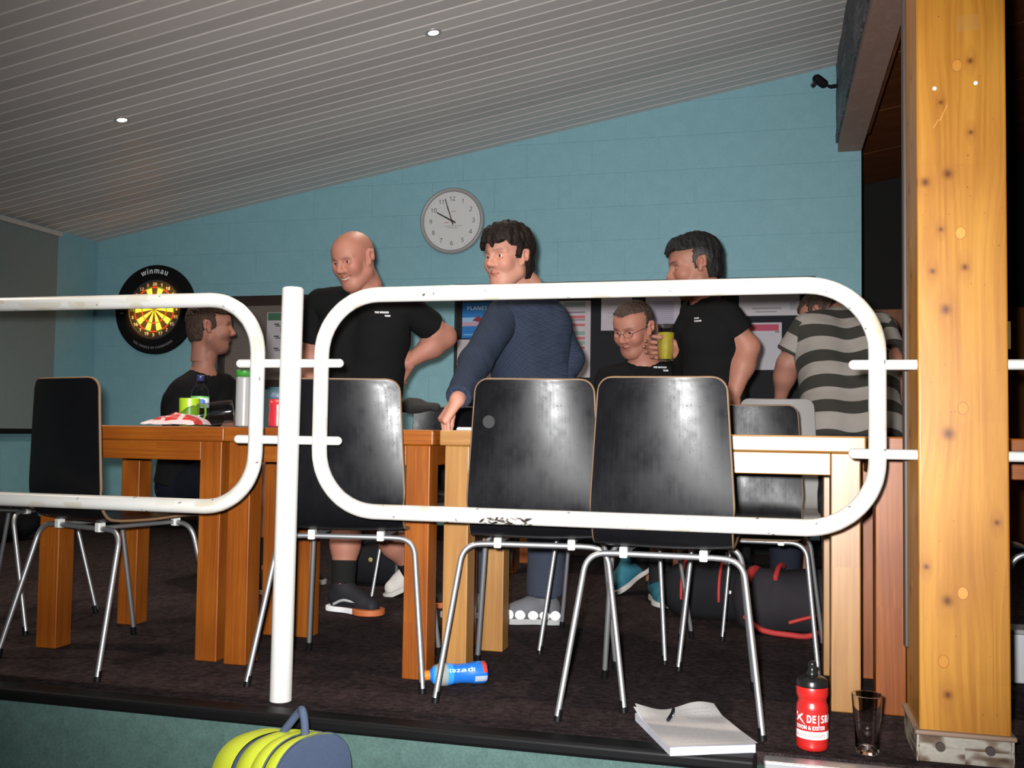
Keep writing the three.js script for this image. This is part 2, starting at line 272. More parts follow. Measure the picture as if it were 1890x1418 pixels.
  const nails = [[1707, 153], [1789, 148]]; for (const [px, py] of nails) { const [u, v] = pos(px, py); part('drawing_pin', at(new THREE.SphereGeometry(0.005, 12, 8).scale(1, 1, 0.5), (u - 0.5) * W, v, D / 2 + 0.001), std({ color: lin(0.75, 0.75, 0.74), roughness: 0.3 }), col); }
  // dark strip along the left rear edge, standing in for the side face's tone
  part('dark_edge_strip', at(box(0.012, 3.0, 0.03, 0.005), -W / 2 - 0.003, 1.72, -D / 2 + 0.02), std({ color: lin(0.035, 0.024, 0.018), metalness: 0.0, roughness: 0.55 }), col);
}

// ---------------------------------------------------------------- tables
function table(x0, x1, z0, z1, mat, label, inset = 0.014, h = 0.75) {
  const w = x1 - x0, d = z0 - z1, t = thing('wooden_table', label, 'table', V((x0 + x1) / 2, 0, (z0 + z1) / 2));
  const L = 0.078, top = 0.047, ap = 0.062, o = x0 * 3.1;
  part('tabletop', at(box(w, top, d, 0.006, 'x', o), 0, h - top / 2, 0), mat, t);
  const ix = w / 2 - inset - L / 2, iz = d / 2 - inset - L / 2;
  for (const sx of [-1, 1]) for (const sz of [1, -1]) part('leg', at(box(L, h - top, L, 0.004, 'y', o + sx + sz * .3), sx * ix, (h - top) / 2, sz * iz), mat, t);
  for (const sz of [1, -1]) part('apron', at(box(2 * ix - L, ap, 0.024, 0.003, 'x', o + sz), 0, h - top - ap / 2 - 0.0005, sz * (iz + L / 2 - 0.016)), mat, t);
  for (const sx of [-1, 1]) part('apron', at(box(0.024, ap, 2 * iz - L, 0.003, 'z', o + sx), sx * (ix + L / 2 - 0.016), h - top - ap / 2 - 0.0005, 0), mat, t);
  return t;
}
table(-1.10, -0.392, -0.325, -0.86, M.orange, 'orange varnished square table on the left, holding the green cup and bottles');
table(-0.385, 0.322, -0.31, -0.86, M.orange, 'orange varnished square table directly behind the white railing post');
table(0.332, 1.556, -0.335, -0.86, M.honey, 'long honey coloured table behind the two black chairs, with a magazine on its left end');
table(1.566, 2.86, -0.345, -0.86, M.orange, 'orange wooden table half hidden behind the timber column');
table(-0.1, 0.78, -2.55, -3.1, M.orange, 'distant orange table by the notice board, its leg glimpsed between chair legs');
table(0.79, 1.5, -2.55, -3.1, M.orange, 'distant orange table by the notice board behind the black holdall');

// ---------------------------------------------------------------- chairs
function shellGrid(prof, width, sag, thick) {
  // prof: [z, y] pairs from the top of the back to the front of the seat; returns faces and edge band
  const curve = new THREE.CatmullRomCurve3(prof.map(([z, y]) => V(0, y, z)), false, 'catmullrom', 0.5); const n = 56, m = 18; const len = curve.getLength(); const R = 0.034;
  const A = [], B = [];
  for (let i = 0; i <= n; i++) {
    const s = i < 8 ? (i / 8) ** 1.6 * 0.035 / len : i > n - 8 ? 1 - ((n - i) / 8) ** 1.6 * 0.035 / len : 0.035 / len + (i - 8) / (n - 16) * (1 - 0.07 / len);
    const p = curve.getPointAt(Math.min(1, Math.max(0, s))), tg = curve.getTangentAt(Math.min(1, Math.max(0, s))); const nr = V(0, -tg.z, tg.y).normalize(); // toward the sitter's back or floor
    const dEnd = Math.min(s, 1 - s) * len; let hw = width(s); if (dEnd < R) hw -= R - Math.sqrt(Math.max(0, R * R - (R - dEnd) ** 2));
    const ra = [], rb = [];
    for (let j = 0; j <= m; j++) { const u = j / m * 2 - 1, x = u * hw, k = sag(s) * (u * hw / 0.16) ** 2; const q = p.clone().addScaledVector(nr, k); q.x = x; ra.push(q.clone().addScaledVector(nr, thick / 2)); rb.push(q.clone().addScaledVector(nr, -thick / 2)); }
    A.push(ra); B.push(rb);
  }
  const grid = (G, flip) => { const pos = [], uv = [], idx = []; for (let i = 0; i <= n; i++) for (let j = 0; j <= m; j++) { pos.push(G[i][j].x, G[i][j].y, G[i][j].z); uv.push(j / m * 0.34, i / n * 0.9); } for (let i = 0; i < n; i++) for (let j = 0; j < m; j++) { const a = i * (m + 1) + j, b = a + 1, c = a + m + 1, d = c + 1; flip ? idx.push(a, b, c, b, d, c) : idx.push(a, c, b, b, c, d); } const g = new THREE.BufferGeometry(); g.setAttribute('position', new THREE.Float32BufferAttribute(pos, 3)); g.setAttribute('uv', new THREE.Float32BufferAttribute(uv, 2)); g.setIndex(idx); g.computeVertexNormals(); return g; };
  const rim = []; for (let j = 0; j <= m; j++) rim.push([0, j]); for (let i = 1; i <= n; i++) rim.push([i, m]); for (let j = m - 1; j >= 0; j--) rim.push([n, j]); for (let i = n - 1; i >= 0; i--) rim.push([i, 0]);
  const lip = new THREE.TubeGeometry(new THREE.CatmullRomCurve3(rim.slice(0, -1).filter((r, k) => k % 2 === 0).map(([i, j]) => A[i][j].clone().lerp(B[i][j], 0.5)), true, 'centripetal'), 220, thick / 2 - 0.0006, 8, true);
  return [mergeGeometries([grid(A, true), grid(B, false)]), lip];
}
const worn = (() => { const a = vnoise(301), b = vnoise(302), c = vnoise(303); return dataTex(256, 512, (x, y) => { const v = 0.5 * a(x / 30, y / 26) + 0.3 * b(x / 9, y / 9) + 0.2 * c(x / 3, y / 50); const s = c(x / 2, y / 2) > 0.93 ? 40 : 0; const r = 82 + 52 * (v - 0.42) + s * 0.6; return [r, r, r]; }, [2.9, 1.1], false); })();
M.black.roughnessMap = worn; M.black.roughness = 1; M.black.clearcoat = 0;
const greyPlastic = std({ color: lin(0.19, 0.18, 0.17), roughness: 0.6 });
function makeChair(name, label, shellMat, edgeMat, pos, turn, group) {
  const t = thing(name, label, 'chair', pos, turn, group);
  const [faces, edge] = shellGrid([[0.222, 0.893], [0.218, 0.80], [0.211, 0.68], [0.203, 0.57], [0.192, 0.505], [0.165, 0.462], [0.12, 0.45], [0.0, 0.447], [-0.12, 0.452], [-0.18, 0.450], [-0.205, 0.438]],
    s => s < 0.45 ? 0.164 + 0.02 * Math.min(1, s / 0.4) : 0.18 - 0.005 * (s - 0.45), s => 0.02 * Math.max(0, 1 - s / 0.5) + 0.004, 0.0105);
  const sh = part('seat_shell', faces, shellMat, t); part('shell_edge', edge, edgeMat, sh);
  const r = 0.0082;
  const half = (z, zf, top, xt, xf, s) => { const p = [V(0, top, z), V(s * xt, top - 0.004, z), V(s * xf, 0.012, zf)]; return p; };
  for (const [z, zf, xt, xf] of [[0.135, 0.235, 0.205, 0.258], [-0.15, -0.245, 0.185, 0.222]]) {
    part('cross_bar', rod(V(-0.13, 0.428, z), V(0.13, 0.428, z), r), M.chrome, t);
    for (const s of [-1, 1]) {
      const leg = part('leg', bentTube([V(s * 0.13, 0.428, z), V(s * xt, 0.425, z), V(s * xf, 0.014, zf)], r, 0.05), M.chrome, t);
      part('rubber_foot', rod(V(s * xf, 0.0, zf), V(s * (xf - 0.003), 0.03, zf - Math.sign(zf) * 0.006), 0.0105, 0.0098), M.rubber, leg);
      part('clip', at(box(0.022, 0.03, 0.026, 0.004), s * 0.105, 0.432, z), M.clip, t);
    }
  }
  for (const s of [-1, 1]) part('side_bar', rod(V(s * 0.105, 0.430, 0.13), V(s * 0.105, 0.430, -0.145), 0.007), M.chrome, t);
  return t;
}
const D2 = THREE.MathUtils.degToRad;
const CG = 'black plywood chairs round the tables';
const chair = makeChair('plywood_chair', 'black plywood chair right of the pair, overlapping its neighbour in front of the long table', M.black, M.plyEdge, V(1.033, 0, -0.265), D2(-1), CG);
copyOf(chair, 'black plywood chair left of the overlapping pair, with a round mark on its back', V(0.640, 0, -0.37), D2(7), CG);
copyOf(chair, 'black plywood chair directly behind the railing post', V(0.056, 0, -0.375), D2(9), CG);
copyOf(chair, 'black plywood chair turned sideways at the far left, before the left table', V(-0.772, 0, -0.32), D2(-18), CG);
copyOf(chair, 'black plywood chair facing the camera behind the long table, left of the striped shirt', V(1.235, 0, -0.92), D2(180), CG).scale.setScalar(0.955);
copyOf(chair, 'black plywood chair facing the camera behind the middle of the long table, mostly hidden', V(0.77, 0, -1.0), D2(178), CG).scale.setScalar(0.95);
copyOf(chair, 'black plywood chair facing the camera between the bald man and the woman', V(-0.169, 0.052, -1.76).setY(0), D2(184), CG).scale.setScalar(0.96);
copyOf(chair, 'black plywood chair whose chrome bar enters at the left edge of the picture', V(-1.525, 0, -0.69), D2(-84), CG);
copyOf(chair, 'black plywood chair right of the timber column, cut by the picture edge', V(2.16, 0, -0.42), D2(6), CG);
const greyChair = makeChair('plastic_chair', 'grey plastic chair behind the black chair, in front of the man in the striped shirt', greyPlastic, greyPlastic, V(1.325, 0, -1.45), D2(180)); greyChair.scale.set(0.86, 1, 1);
part('round_mark', at(new THREE.CircleGeometry(0.018, 24).rotateX(0.04).rotateY(-0.2), 0, 0, 0), std({ color: lin(0.016, 0.0155, 0.0155), roughness: 0.8 }), scene.children.find(c => c.name === 'plywood_chair_001'), 'round grey mark').position.set(-0.125, 0.775, 0.2115);
// ---------------------------------------------------------------- distance fields meshed with surface nets
const clamp01 = t => t < 0 ? 0 : t > 1 ? 1 : t;
const smin = (a, b, k) => { const h = k - Math.abs(a - b); return h > 0 ? Math.min(a, b) - h * h / (4 * k) : Math.min(a, b); };
const n3 = (() => { const h = (i, j, k) => { let n = Math.imul(i, 374761393) + Math.imul(j, 668265263) + Math.imul(k, 2147483647 - 91); n = Math.imul(n ^ n >>> 13, 1274126177); return ((n ^ n >>> 16) >>> 0) / 4294967296; }; const s = t => t * t * (3 - 2 * t), L = (a, b, t) => a + (b - a) * t;
  return (x, y, z) => { const i = Math.floor(x), j = Math.floor(y), k = Math.floor(z), u = s(x - i), v = s(y - j), w = s(z - k); return L(L(L(h(i, j, k), h(i + 1, j, k), u), L(h(i, j + 1, k), h(i + 1, j + 1, k), u), v), L(L(h(i, j, k + 1), h(i + 1, j, k + 1), u), L(h(i, j + 1, k + 1), h(i + 1, j + 1, k + 1), u), v), w); }; })();
// tapered capsule between two joints; flat = true ends it with a plane at b (a cuff)
function cone(a, b, ra, rb, flat) { const ax = a.x, ay = a.y, az = a.z, bx = b.x - ax, by = b.y - ay, bz = b.z - az, l2 = bx * bx + by * by + bz * bz || 1e-9, len = Math.sqrt(l2);
  return (x, y, z) => { const px = x - ax, py = y - ay, pz = z - az; let t0 = (px * bx + py * by + pz * bz) / l2, t = t0 < 0 ? 0 : t0 > 1 && !flat ? 1 : t0; const dx = px - t * bx, dy = py - t * by, dz = pz - t * bz; const d = Math.sqrt(dx * dx + dy * dy + dz * dz) - (ra + (rb - ra) * Math.min(t, 1)); return flat ? Math.max(d, (t0 - 1) * len) : d; }; }
function ell(c, rx, ry, rz) { const m = Math.min(rx, ry, rz); return (x, y, z) => { const X = (x - c.x) / rx, Y = (y - c.y) / ry, Z = (z - c.z) / rz; const k = Math.sqrt(X * X + Y * Y + Z * Z); return (k - 1) * m * (0.6 + 0.4 * Math.min(1.6, k)); }; }
function blend(list, k) { return (x, y, z) => { let d = list[0](x, y, z); for (let i = 1; i < list.length; i++) d = smin(d, list[i](x, y, z), k); return d; }; }
function netMesh(f, lo, hi, h, colorFn, uvFn) {
  const nx = Math.ceil((hi.x - lo.x) / h) + 1, ny = Math.ceil((hi.y - lo.y) / h) + 1, nz = Math.ceil((hi.z - lo.z) / h) + 1; const F = new Float32Array(nx * ny * nz); const id = (i, j, k) => (k * ny + j) * nx + i;
  for (let k = 0; k < nz; k++) for (let j = 0; j < ny; j++) for (let i = 0; i < nx; i++) F[id(i, j, k)] = f(lo.x + i * h, lo.y + j * h, lo.z + k * h);
  const vid = new Int32Array(nx * ny * nz).fill(-1), pos = []; const O = [0, 1, nx, nx + 1, nx * ny, nx * ny + 1, nx * ny + nx, nx * ny + nx + 1]; const ED = [[0, 1], [0, 2], [0, 4], [1, 3], [1, 5], [2, 3], [2, 6], [3, 7], [4, 5], [4, 6], [5, 7], [6, 7]];
  for (let k = 0; k < nz - 1; k++) for (let j = 0; j < ny - 1; j++) for (let i = 0; i < nx - 1; i++) {
    const b = id(i, j, k); let m = 0; for (let c = 0; c < 8; c++) if (F[b + O[c]] < 0) m |= 1 << c; if (m === 0 || m === 255) continue;
    let sx = 0, sy = 0, sz = 0, n = 0; for (const [p, q] of ED) { const A = F[b + O[p]], B = F[b + O[q]]; if ((A < 0) === (B < 0)) continue; const t = A / (A - B); const px = p & 1, py = p >> 1 & 1, pz = p >> 2, qx = q & 1, qy = q >> 1 & 1, qz = q >> 2; sx += px + (qx - px) * t; sy += py + (qy - py) * t; sz += pz + (qz - pz) * t; n++; }
    vid[b] = pos.length / 3; pos.push(lo.x + (i + sx / n) * h, lo.y + (j + sy / n) * h, lo.z + (k + sz / n) * h);
  }
  const idx = []; const quad = (a, b, c, d, flip) => { if (a < 0 || b < 0 || c < 0 || d < 0) return; flip ? idx.push(a, b, c, a, c, d) : idx.push(a, c, b, a, d, c); };
  for (let k = 1; k < nz - 1; k++) for (let j = 1; j < ny - 1; j++) for (let i = 1; i < nx - 1; i++) {
    const b = id(i, j, k), s = F[b] < 0;
    if (s !== F[b + 1] < 0) quad(vid[b - nx - nx * ny], vid[b - nx * ny], vid[b], vid[b - nx], s);
    if (s !== F[b + nx] < 0) quad(vid[b - 1 - nx * ny], vid[b - 1], vid[b], vid[b - nx * ny], s);
    if (s !== F[b + nx * ny] < 0) quad(vid[b - 1 - nx], vid[b - nx], vid[b], vid[b - 1], s);
  }
  const nrm = new Float32Array(pos.length), e = h * 0.6; const col = colorFn ? new Float32Array(pos.length) : null, uv = new Float32Array(pos.length / 3 * 2);
  for (let v = 0; v < pos.length; v += 3) { const x = pos[v], y = pos[v + 1], z = pos[v + 2]; let a = f(x + e, y, z) - f(x - e, y, z), b = f(x, y + e, z) - f(x, y - e, z), c = f(x, y, z + e) - f(x, y, z - e); const l = Math.hypot(a, b, c) || 1; nrm[v] = a / l; nrm[v + 1] = b / l; nrm[v + 2] = c / l; if (col) { const q = colorFn(x, y, z); col[v] = q[0]; col[v + 1] = q[1]; col[v + 2] = q[2]; } const w = uvFn ? uvFn(x, y, z) : [x + z * 0.6, y]; uv[v / 3 * 2] = w[0]; uv[v / 3 * 2 + 1] = w[1]; }
  const g = new THREE.BufferGeometry(); g.setAttribute('position', new THREE.Float32BufferAttribute(pos, 3)); g.setAttribute('normal', new THREE.BufferAttribute(nrm, 3)); g.setAttribute('uv', new THREE.BufferAttribute(uv, 2)); if (col) g.setAttribute('color', new THREE.BufferAttribute(col, 3)); g.setIndex(idx); return g;
}
function bounds(pts, m) { const lo = V(1e9, 1e9, 1e9), hi = V(-1e9, -1e9, -1e9); for (const p of pts) { lo.min(p); hi.max(p); } return [lo.subScalar(m), hi.addScalar(m)]; }
const lerp = (a, b, t) => a.clone().lerp(b, t);

// ---------------------------------------------------------------- people
// head in its own frame: x to the person's left, y up, z out of the face, metres
function headField(o) {
  const sm = o.smile || 0, w = o.wide || 1;
  const solid = blend([
    ell(V(0, 0.036, -0.014), 0.076 * w, 0.086, 0.096), ell(V(0, -0.026, 0.022), 0.060 * w, 0.088, 0.070), ell(V(0, 0.045, 0.03), 0.064 * w, 0.056, 0.062),
    cone(V(0, -0.094, 0.062), V(0, -0.086, 0.055), 0.024 * (o.chin || 1), 0.03), cone(V(0.05 * w, -0.055, 0.0), V(0.02, -0.092, 0.05), 0.026, 0.024), cone(V(-0.05 * w, -0.055, 0.0), V(-0.02, -0.092, 0.05), 0.026, 0.024),
    ell(V(0.037 * w, -0.022 + 0.004 * sm, 0.062), 0.027, 0.026 + 0.003 * sm, 0.026), ell(V(-0.037 * w, -0.022 + 0.004 * sm, 0.062), 0.027, 0.026 + 0.003 * sm, 0.026)], 0.03);
  const neck = cone(V(0, -0.045, -0.028), o.neck, 0.053 * (o.neckW || 1), 0.06 * (o.neckW || 1));
  const nose = blend([cone(V(0, 0.018, 0.086), V(0, -0.022, 0.110 + (o.nose || 0)), 0.0085, 0.0125), ell(V(0.012, -0.028, 0.098), 0.009, 0.0085, 0.011), ell(V(-0.012, -0.028, 0.098), 0.009, 0.0085, 0.011)], 0.012);
  const brow = blend([cone(V(0.012, 0.027, 0.086), V(0.046, 0.026, 0.068), 0.0095, 0.0085), cone(V(-0.012, 0.027, 0.086), V(-0.046, 0.026, 0.068), 0.0095, 0.0085)], 0.012);
  const lips = blend([cone(V(-0.023 - 0.005 * sm, -0.057 + 0.008 * sm, 0.079 - 0.004 * sm), V(0, -0.0555, 0.0905), 0.0045, 0.0068), cone(V(0.023 + 0.005 * sm, -0.057 + 0.008 * sm, 0.079 - 0.004 * sm), V(0, -0.0555, 0.0905), 0.0045, 0.0068), cone(V(-0.014, -0.068 + 0.005 * sm, 0.082), V(0.014, -0.068 + 0.005 * sm, 0.082), 0.0068, 0.0068)], 0.006);
  const gap = blend([cone(V(-0.022 - 0.006 * sm, -0.061 + 0.009 * sm, 0.084), V(0, -0.0625, 0.0975), 0.0018 + 0.0012 * sm, 0.0026 + 0.002 * sm), cone(V(0.022 + 0.006 * sm, -0.061 + 0.009 * sm, 0.084), V(0, -0.0625, 0.0975), 0.0018 + 0.0012 * sm, 0.0026 + 0.002 * sm)], 0.002);
  const sock = [ell(V(0.032, 0.008, 0.094), 0.019, 0.0125, 0.018), ell(V(-0.032, 0.008, 0.094), 0.019, 0.0125, 0.018)];
  const lid = [ell(V(0.0315, 0.007, 0.0695), 0.0155, 0.0135, 0.0140), ell(V(-0.0315, 0.007, 0.0695), 0.0155, 0.0135, 0.0140)];
  const slit = [ell(V(0.0315, 0.006 - (o.lidDown || 0), 0.086), 0.0115, (o.slit || 0.0042) - 0.0012 * sm, 0.012), ell(V(-0.0315, 0.006 - (o.lidDown || 0), 0.086), 0.0115, (o.slit || 0.0042) - 0.0012 * sm, 0.012)];
  const ear = s => { const q = blend([cone(V(s * 0.077 * w, 0.018, -0.012), V(s * 0.074 * w, -0.022, -0.004), 0.014, 0.009), cone(V(s * 0.083 * w, 0.022, -0.024), V(s * 0.081 * w, -0.006, -0.022), 0.012, 0.010)], 0.008); const c = ell(V(s * 0.094 * w, 0.008, -0.010), 0.012, 0.017, 0.010); return (x, y, z) => Math.max(q(x, y, z), -c(x, y, z)); };
  const eL = ear(1), eR = ear(-1);
  return (x, y, z) => {
    let d = smin(solid(x, y, z), neck(x, y, z), 0.028); d = smin(d, brow(x, y, z), 0.014);
    if (z > 0.03) { const k = 0.012; for (const s of sock) { const q = -s(x, y, z); const h = Math.max(k - Math.abs(d - q), 0); d = Math.max(d, q) + h * h / (4 * k); } d = smin(d, nose(x, y, z), 0.013); for (const s of lid) d = smin(d, s(x, y, z), 0.003); for (const s of slit) d = Math.max(d, -s(x, y, z)); d = smin(d, lips(x, y, z), 0.006); d = Math.max(d, -gap(x, y, z)); }
    else d = Math.min(smin(d, eL(x, y, z), 0.006), 1e9), d = smin(d, eR(x, y, z), 0.006);
    return d;
  };
}
function headColor(o) {
  const S = o.skin, g3 = (x, y, z, cx, cy, cz, r) => Math.exp(-((x - cx) ** 2 + (y - cy) ** 2 + (z - cz) ** 2) / (r * r));
  return (x, y, z) => {
    let c = [S[0], S[1], S[2]]; const mix = (q, t) => { for (let k = 0; k < 3; k++) c[k] += (q[k] - c[k]) * t; };
    mix([S[0] * 1.05, S[1] * 0.78, S[2] * 0.75], 0.55 * Math.min(1, g3(Math.abs(x), y, z, 0.042, -0.02, 0.07, 0.026) + g3(x, y, z, 0, -0.024, 0.11, 0.018) + g3(Math.abs(x), y, z, 0.082, 0, -0.012, 0.02)));
    if (z > 0.06) { const l = Math.exp(-((x / 0.024) ** 4 + ((y + 0.0615 - (o.smile || 0) * 0.006 * (x / 0.025) ** 2) / 0.0095) ** 4)); mix([S[0] * 0.82, S[1] * 0.5, S[2] * 0.5], 0.75 * l); if ((o.smile || 0) > 0.5) { const t = Math.exp(-((x / 0.02) ** 4 + ((y + 0.0622 - 0.006 * (x / 0.025) ** 2) / 0.0030) ** 4)); mix([0.5, 0.47, 0.42], t * 0.9); } }
    if (o.stubble) { const t = z > -0.02 && y < -0.03 && y > -0.125 ? o.stubble * Math.min(1, (-0.03 - y) / 0.02) : 0; mix([S[0] * 0.45, S[1] * 0.45, S[2] * 0.5], t); }
    if (o.brow && z > 0.05) { const ax = Math.abs(x), by = 0.0285 + 0.10 * (ax - 0.012) * (ax < 0.035 ? 1 : -1.2) + (ax < 0.035 ? 0 : 0.005); mix(o.brow, 0.85 * Math.exp(-(((ax - 0.031) / 0.021) ** 4) - (((y - by) / 0.0048) ** 2))); }
    return c;
  };
}
const eyeMat = (() => { const t = canvas(128, 128, (c) => { c.fillStyle = '#cfc8c0'; c.fillRect(0, 0, 128, 128); }); return [std({ color: lin(0.55, 0.52, 0.5), roughness: 0.25 }), std({ color: lin(0.03, 0.022, 0.018), roughness: 0.2 })]; })();
// a hand: W wrist, f finger direction, n out of the back of the hand, side = +1 when the thumb lies along n x f
function handPrims(W, f, n, side, curl, spread = 0.2, thumb = {}, sc = 1) {
  f = f.clone().normalize(); n = n.clone().addScaledVector(f, -n.dot(f)).normalize(); const s = n.clone().cross(f).multiplyScalar(side); const at3 = (a, b, c) => W.clone().addScaledVector(f, a * sc).addScaledVector(s, b * sc).addScaledVector(n, c * sc);
  const P = [], pts = [W.clone()];
  for (const [b0, b1] of [[0.018, 0.029], [0.006, 0.010], [-0.007, -0.010], [-0.018, -0.028]]) P.push(cone(at3(0.005, b0, 0), at3(0.084, b1, 0.002), 0.0165 * sc, 0.0125 * sc));
  P.push(cone(at3(0.012, 0.018, -0.006), at3(0.05, 0.03, -0.012), 0.016 * sc, 0.014 * sc));
  const F = [[0.030, 0.091, [0.043, 0.026, 0.020], 0.0088], [0.0105, 0.095, [0.047, 0.030, 0.021], 0.0090], [-0.0095, 0.092, [0.043, 0.028, 0.021], 0.0086], [-0.0285, 0.084, [0.034, 0.021, 0.018], 0.0076]];
  const fing = [];
  F.forEach(([b, a, L, r], i) => { let p = at3(a - 0.012, b, 0.001), th = 0; const c = curl[i] || curl[0]; const dir0 = f.clone().addScaledVector(s, spread * (b / 0.03) * 0.5).normalize(); const g = []; for (let k = 0; k < 3; k++) { th += c[k]; const d = dir0.clone().multiplyScalar(Math.cos(th)).addScaledVector(n, -Math.sin(th)); const q = p.clone().addScaledVector(d, (L[k] + (k ? 0 : 0.012)) * sc); g.push(cone(p, q, r * sc * (1 - 0.08 * k), r * sc * (0.93 - 0.09 * k))); p = q; pts.push(q); } fing.push(blend(g, 0.004)); });
  const tb = at3(0.022, 0.026, -0.006), d1 = f.clone().multiplyScalar(thumb.f ?? 0.7).addScaledVector(s, thumb.s ?? 0.75).addScaledVector(n, thumb.n ?? -0.25).normalize(), d2 = f.clone().multiplyScalar(thumb.f2 ?? 0.9).addScaledVector(s, thumb.s2 ?? 0.25).addScaledVector(n, thumb.n2 ?? -0.35).normalize();
  const t1 = tb.clone().addScaledVector(d1, 0.045 * sc), t2 = t1.clone().addScaledVector(d2, 0.034 * sc), t3 = t2.clone().addScaledVector(d2, 0.024 * sc); pts.push(t1, t2, t3);
  const th = blend([cone(tb, t1, 0.0135 * sc, 0.0105 * sc), cone(t1, t2, 0.0105 * sc, 0.0095 * sc), cone(t2, t3, 0.0095 * sc, 0.0075 * sc)], 0.005);
  const palm = blend(P, 0.012);
  return { f: (x, y, z) => { let d = smin(palm(x, y, z), th(x, y, z), 0.008); for (const g of fing) d = smin(d, g(x, y, z), 0.0045); return d; }, pts };
}
// skeleton -> group with one continuous body and its clothes
function person(label, J, o) {
  const base = V(J.pelvis.x, 0, J.pelvis.z), L = p => p.clone().sub(base); const K = {}; for (const k in J) K[k] = L(J[k]);
  const t = thing('person', label, 'person', base);
  const g = o.girth || 1, lat = K.shL.clone().sub(K.shR).normalize(); const fw = lat.clone().cross(V(0, 1, 0)).normalize();       // forward
  const chest = lerp(K.neck, K.pelvis, 0.30), waist = lerp(K.neck, K.pelvis, 0.66);
  const off = (p, s, f = 0) => p.clone().addScaledVector(lat, s).addScaledVector(fw, f);
  const cw = (o.chestW || 0.085) * g, tr = 0.108 * g;
  const torso = e => [cone(off(chest, cw), off(waist, cw * 0.78), tr + e, 0.094 * g * (o.belly || 1) + e), cone(off(chest, -cw), off(waist, -cw * 0.78), tr + e, 0.094 * g * (o.belly || 1) + e), cone(off(waist, cw * 0.75), off(K.pelvis, cw * 0.86), 0.094 * g * (o.belly || 1) + e, 0.108 * g + e), cone(off(waist, -cw * 0.75), off(K.pelvis, -cw * 0.86), 0.094 * g * (o.belly || 1) + e, 0.108 * g + e),
    cone(lerp(K.neck, K.shL, 0.2).add(V(0, -0.045, 0)), lerp(K.shL, K.neck, 0.06).add(V(0, -0.006, 0)), 0.066 + e, 0.056 + e), cone(lerp(K.neck, K.shR, 0.2).add(V(0, -0.045, 0)), lerp(K.shR, K.neck, 0.06).add(V(0, -0.006, 0)), 0.066 + e, 0.056 + e)];
  // skin
  const prims = [...torso(0), cone(K.neck, K.head.clone().add(V(0, -0.06, 0)), 0.058 * (o.neckW || 1), 0.05 * (o.neckW || 1))]; const pts = [K.neck, K.pelvis, K.shL, K.shR];
  for (const s of ['L', 'R']) {
    const A = o.arm || 1;
    prims.push(cone(K['sh' + s], K['el' + s], 0.052 * A, 0.041 * A), cone(K['el' + s], lerp(K['el' + s], K['wr' + s], 0.35), 0.041 * A, 0.044 * A), cone(lerp(K['el' + s], K['wr' + s], 0.35), K['wr' + s], 0.044 * A, 0.027 * A)); pts.push(K['el' + s], K['wr' + s]);
    prims.push(cone(K['hip' + s], K['kn' + s], 0.086, 0.055), cone(K['kn' + s], lerp(K['kn' + s], K['an' + s], 0.33), 0.054, 0.058), cone(lerp(K['kn' + s], K['an' + s], 0.33), K['an' + s], 0.058, 0.036)); pts.push(K['hip' + s], K['kn' + s], K['an' + s]);
    prims.push(cone(K['an' + s], lerp(K['an' + s], K['toe' + s], 0.3).add(V(0, -0.01, 0)), 0.036, 0.03));
  }
  const S = o.skin, bodyF = blend(prims, 0.035); const [lo, hi] = bounds(pts, 0.16); lo.y = Math.max(lo.y, 0.005);
  const skinC = (x, y, z) => { const m = 0.93 + 0.14 * n3(x * 14, y * 14, z * 14); return [S[0] * m, S[1] * m, S[2] * m]; };
  const geos = [netMesh(bodyF, lo, hi, 0.012, skinC)];
  // head
  const hm = new THREE.Matrix4().makeRotationFromEuler(new THREE.Euler(D2(o.pitch || 0), D2(o.yaw || 0), D2(o.roll || 0), 'YXZ')); hm.setPosition(K.head); const hs = o.headScale || 1; hm.scale(V(hs, hs, hs)); const inv = hm.clone().invert();
  const ho = { ...o, neck: K.neck.clone().add(V(0, 0.02, 0)).applyMatrix4(inv) };
  const hg = netMesh(headField(ho), V(-0.115, -0.165, -0.13), V(0.115, 0.14, 0.135), 0.0032, headColor(ho)); hg.applyMatrix4(hm); geos.push(hg);
  for (const s of ['L', 'R']) if (o['hand' + s]) { const h = o['hand' + s]; const el = K['el' + s], W = K['wr' + s]; const hp = handPrims(W, h.f, h.n, h.side, h.curl, h.spread, h.thumb, h.sc || 1); const fore = cone(lerp(W, el, 0.28), W, 0.031, 0.0255); const [a, b] = bounds([...hp.pts, lerp(W, el, 0.2)], 0.03); geos.push(netMesh((x, y, z) => smin(hp.f(x, y, z), fore(x, y, z), 0.014), a, b, 0.0036, skinC)); }
  part('body', mergeGeometries(geos), phys({ vertexColors: true, roughness: 0.55, specularIntensity: 0.6 }), t);
  // eyes
  if (o.eyes !== false) for (const s of [-1, 1]) { const e = new THREE.SphereGeometry(0.0112, 18, 12); const m = part('eye', e, eyeMat[0], t); m.position.copy(V(s * 0.0315, 0.0065, 0.0715).applyMatrix4(hm)); const ir = part('iris', new THREE.SphereGeometry(0.0058, 14, 8, 0, 7, 0, 1.2).scale(1, 0.35, 1).rotateX(Math.PI / 2), eyeMat[1], m); const gz = V((o.gaze?.[0] || 0), (o.gaze?.[1] || 0), 1).normalize(); ir.position.copy(gz.clone().multiplyScalar(0.0102)); ir.position.applyMatrix4(new THREE.Matrix4().extractRotation(hm)); ir.quaternion.setFromRotationMatrix(new THREE.Matrix4().extractRotation(hm)); }
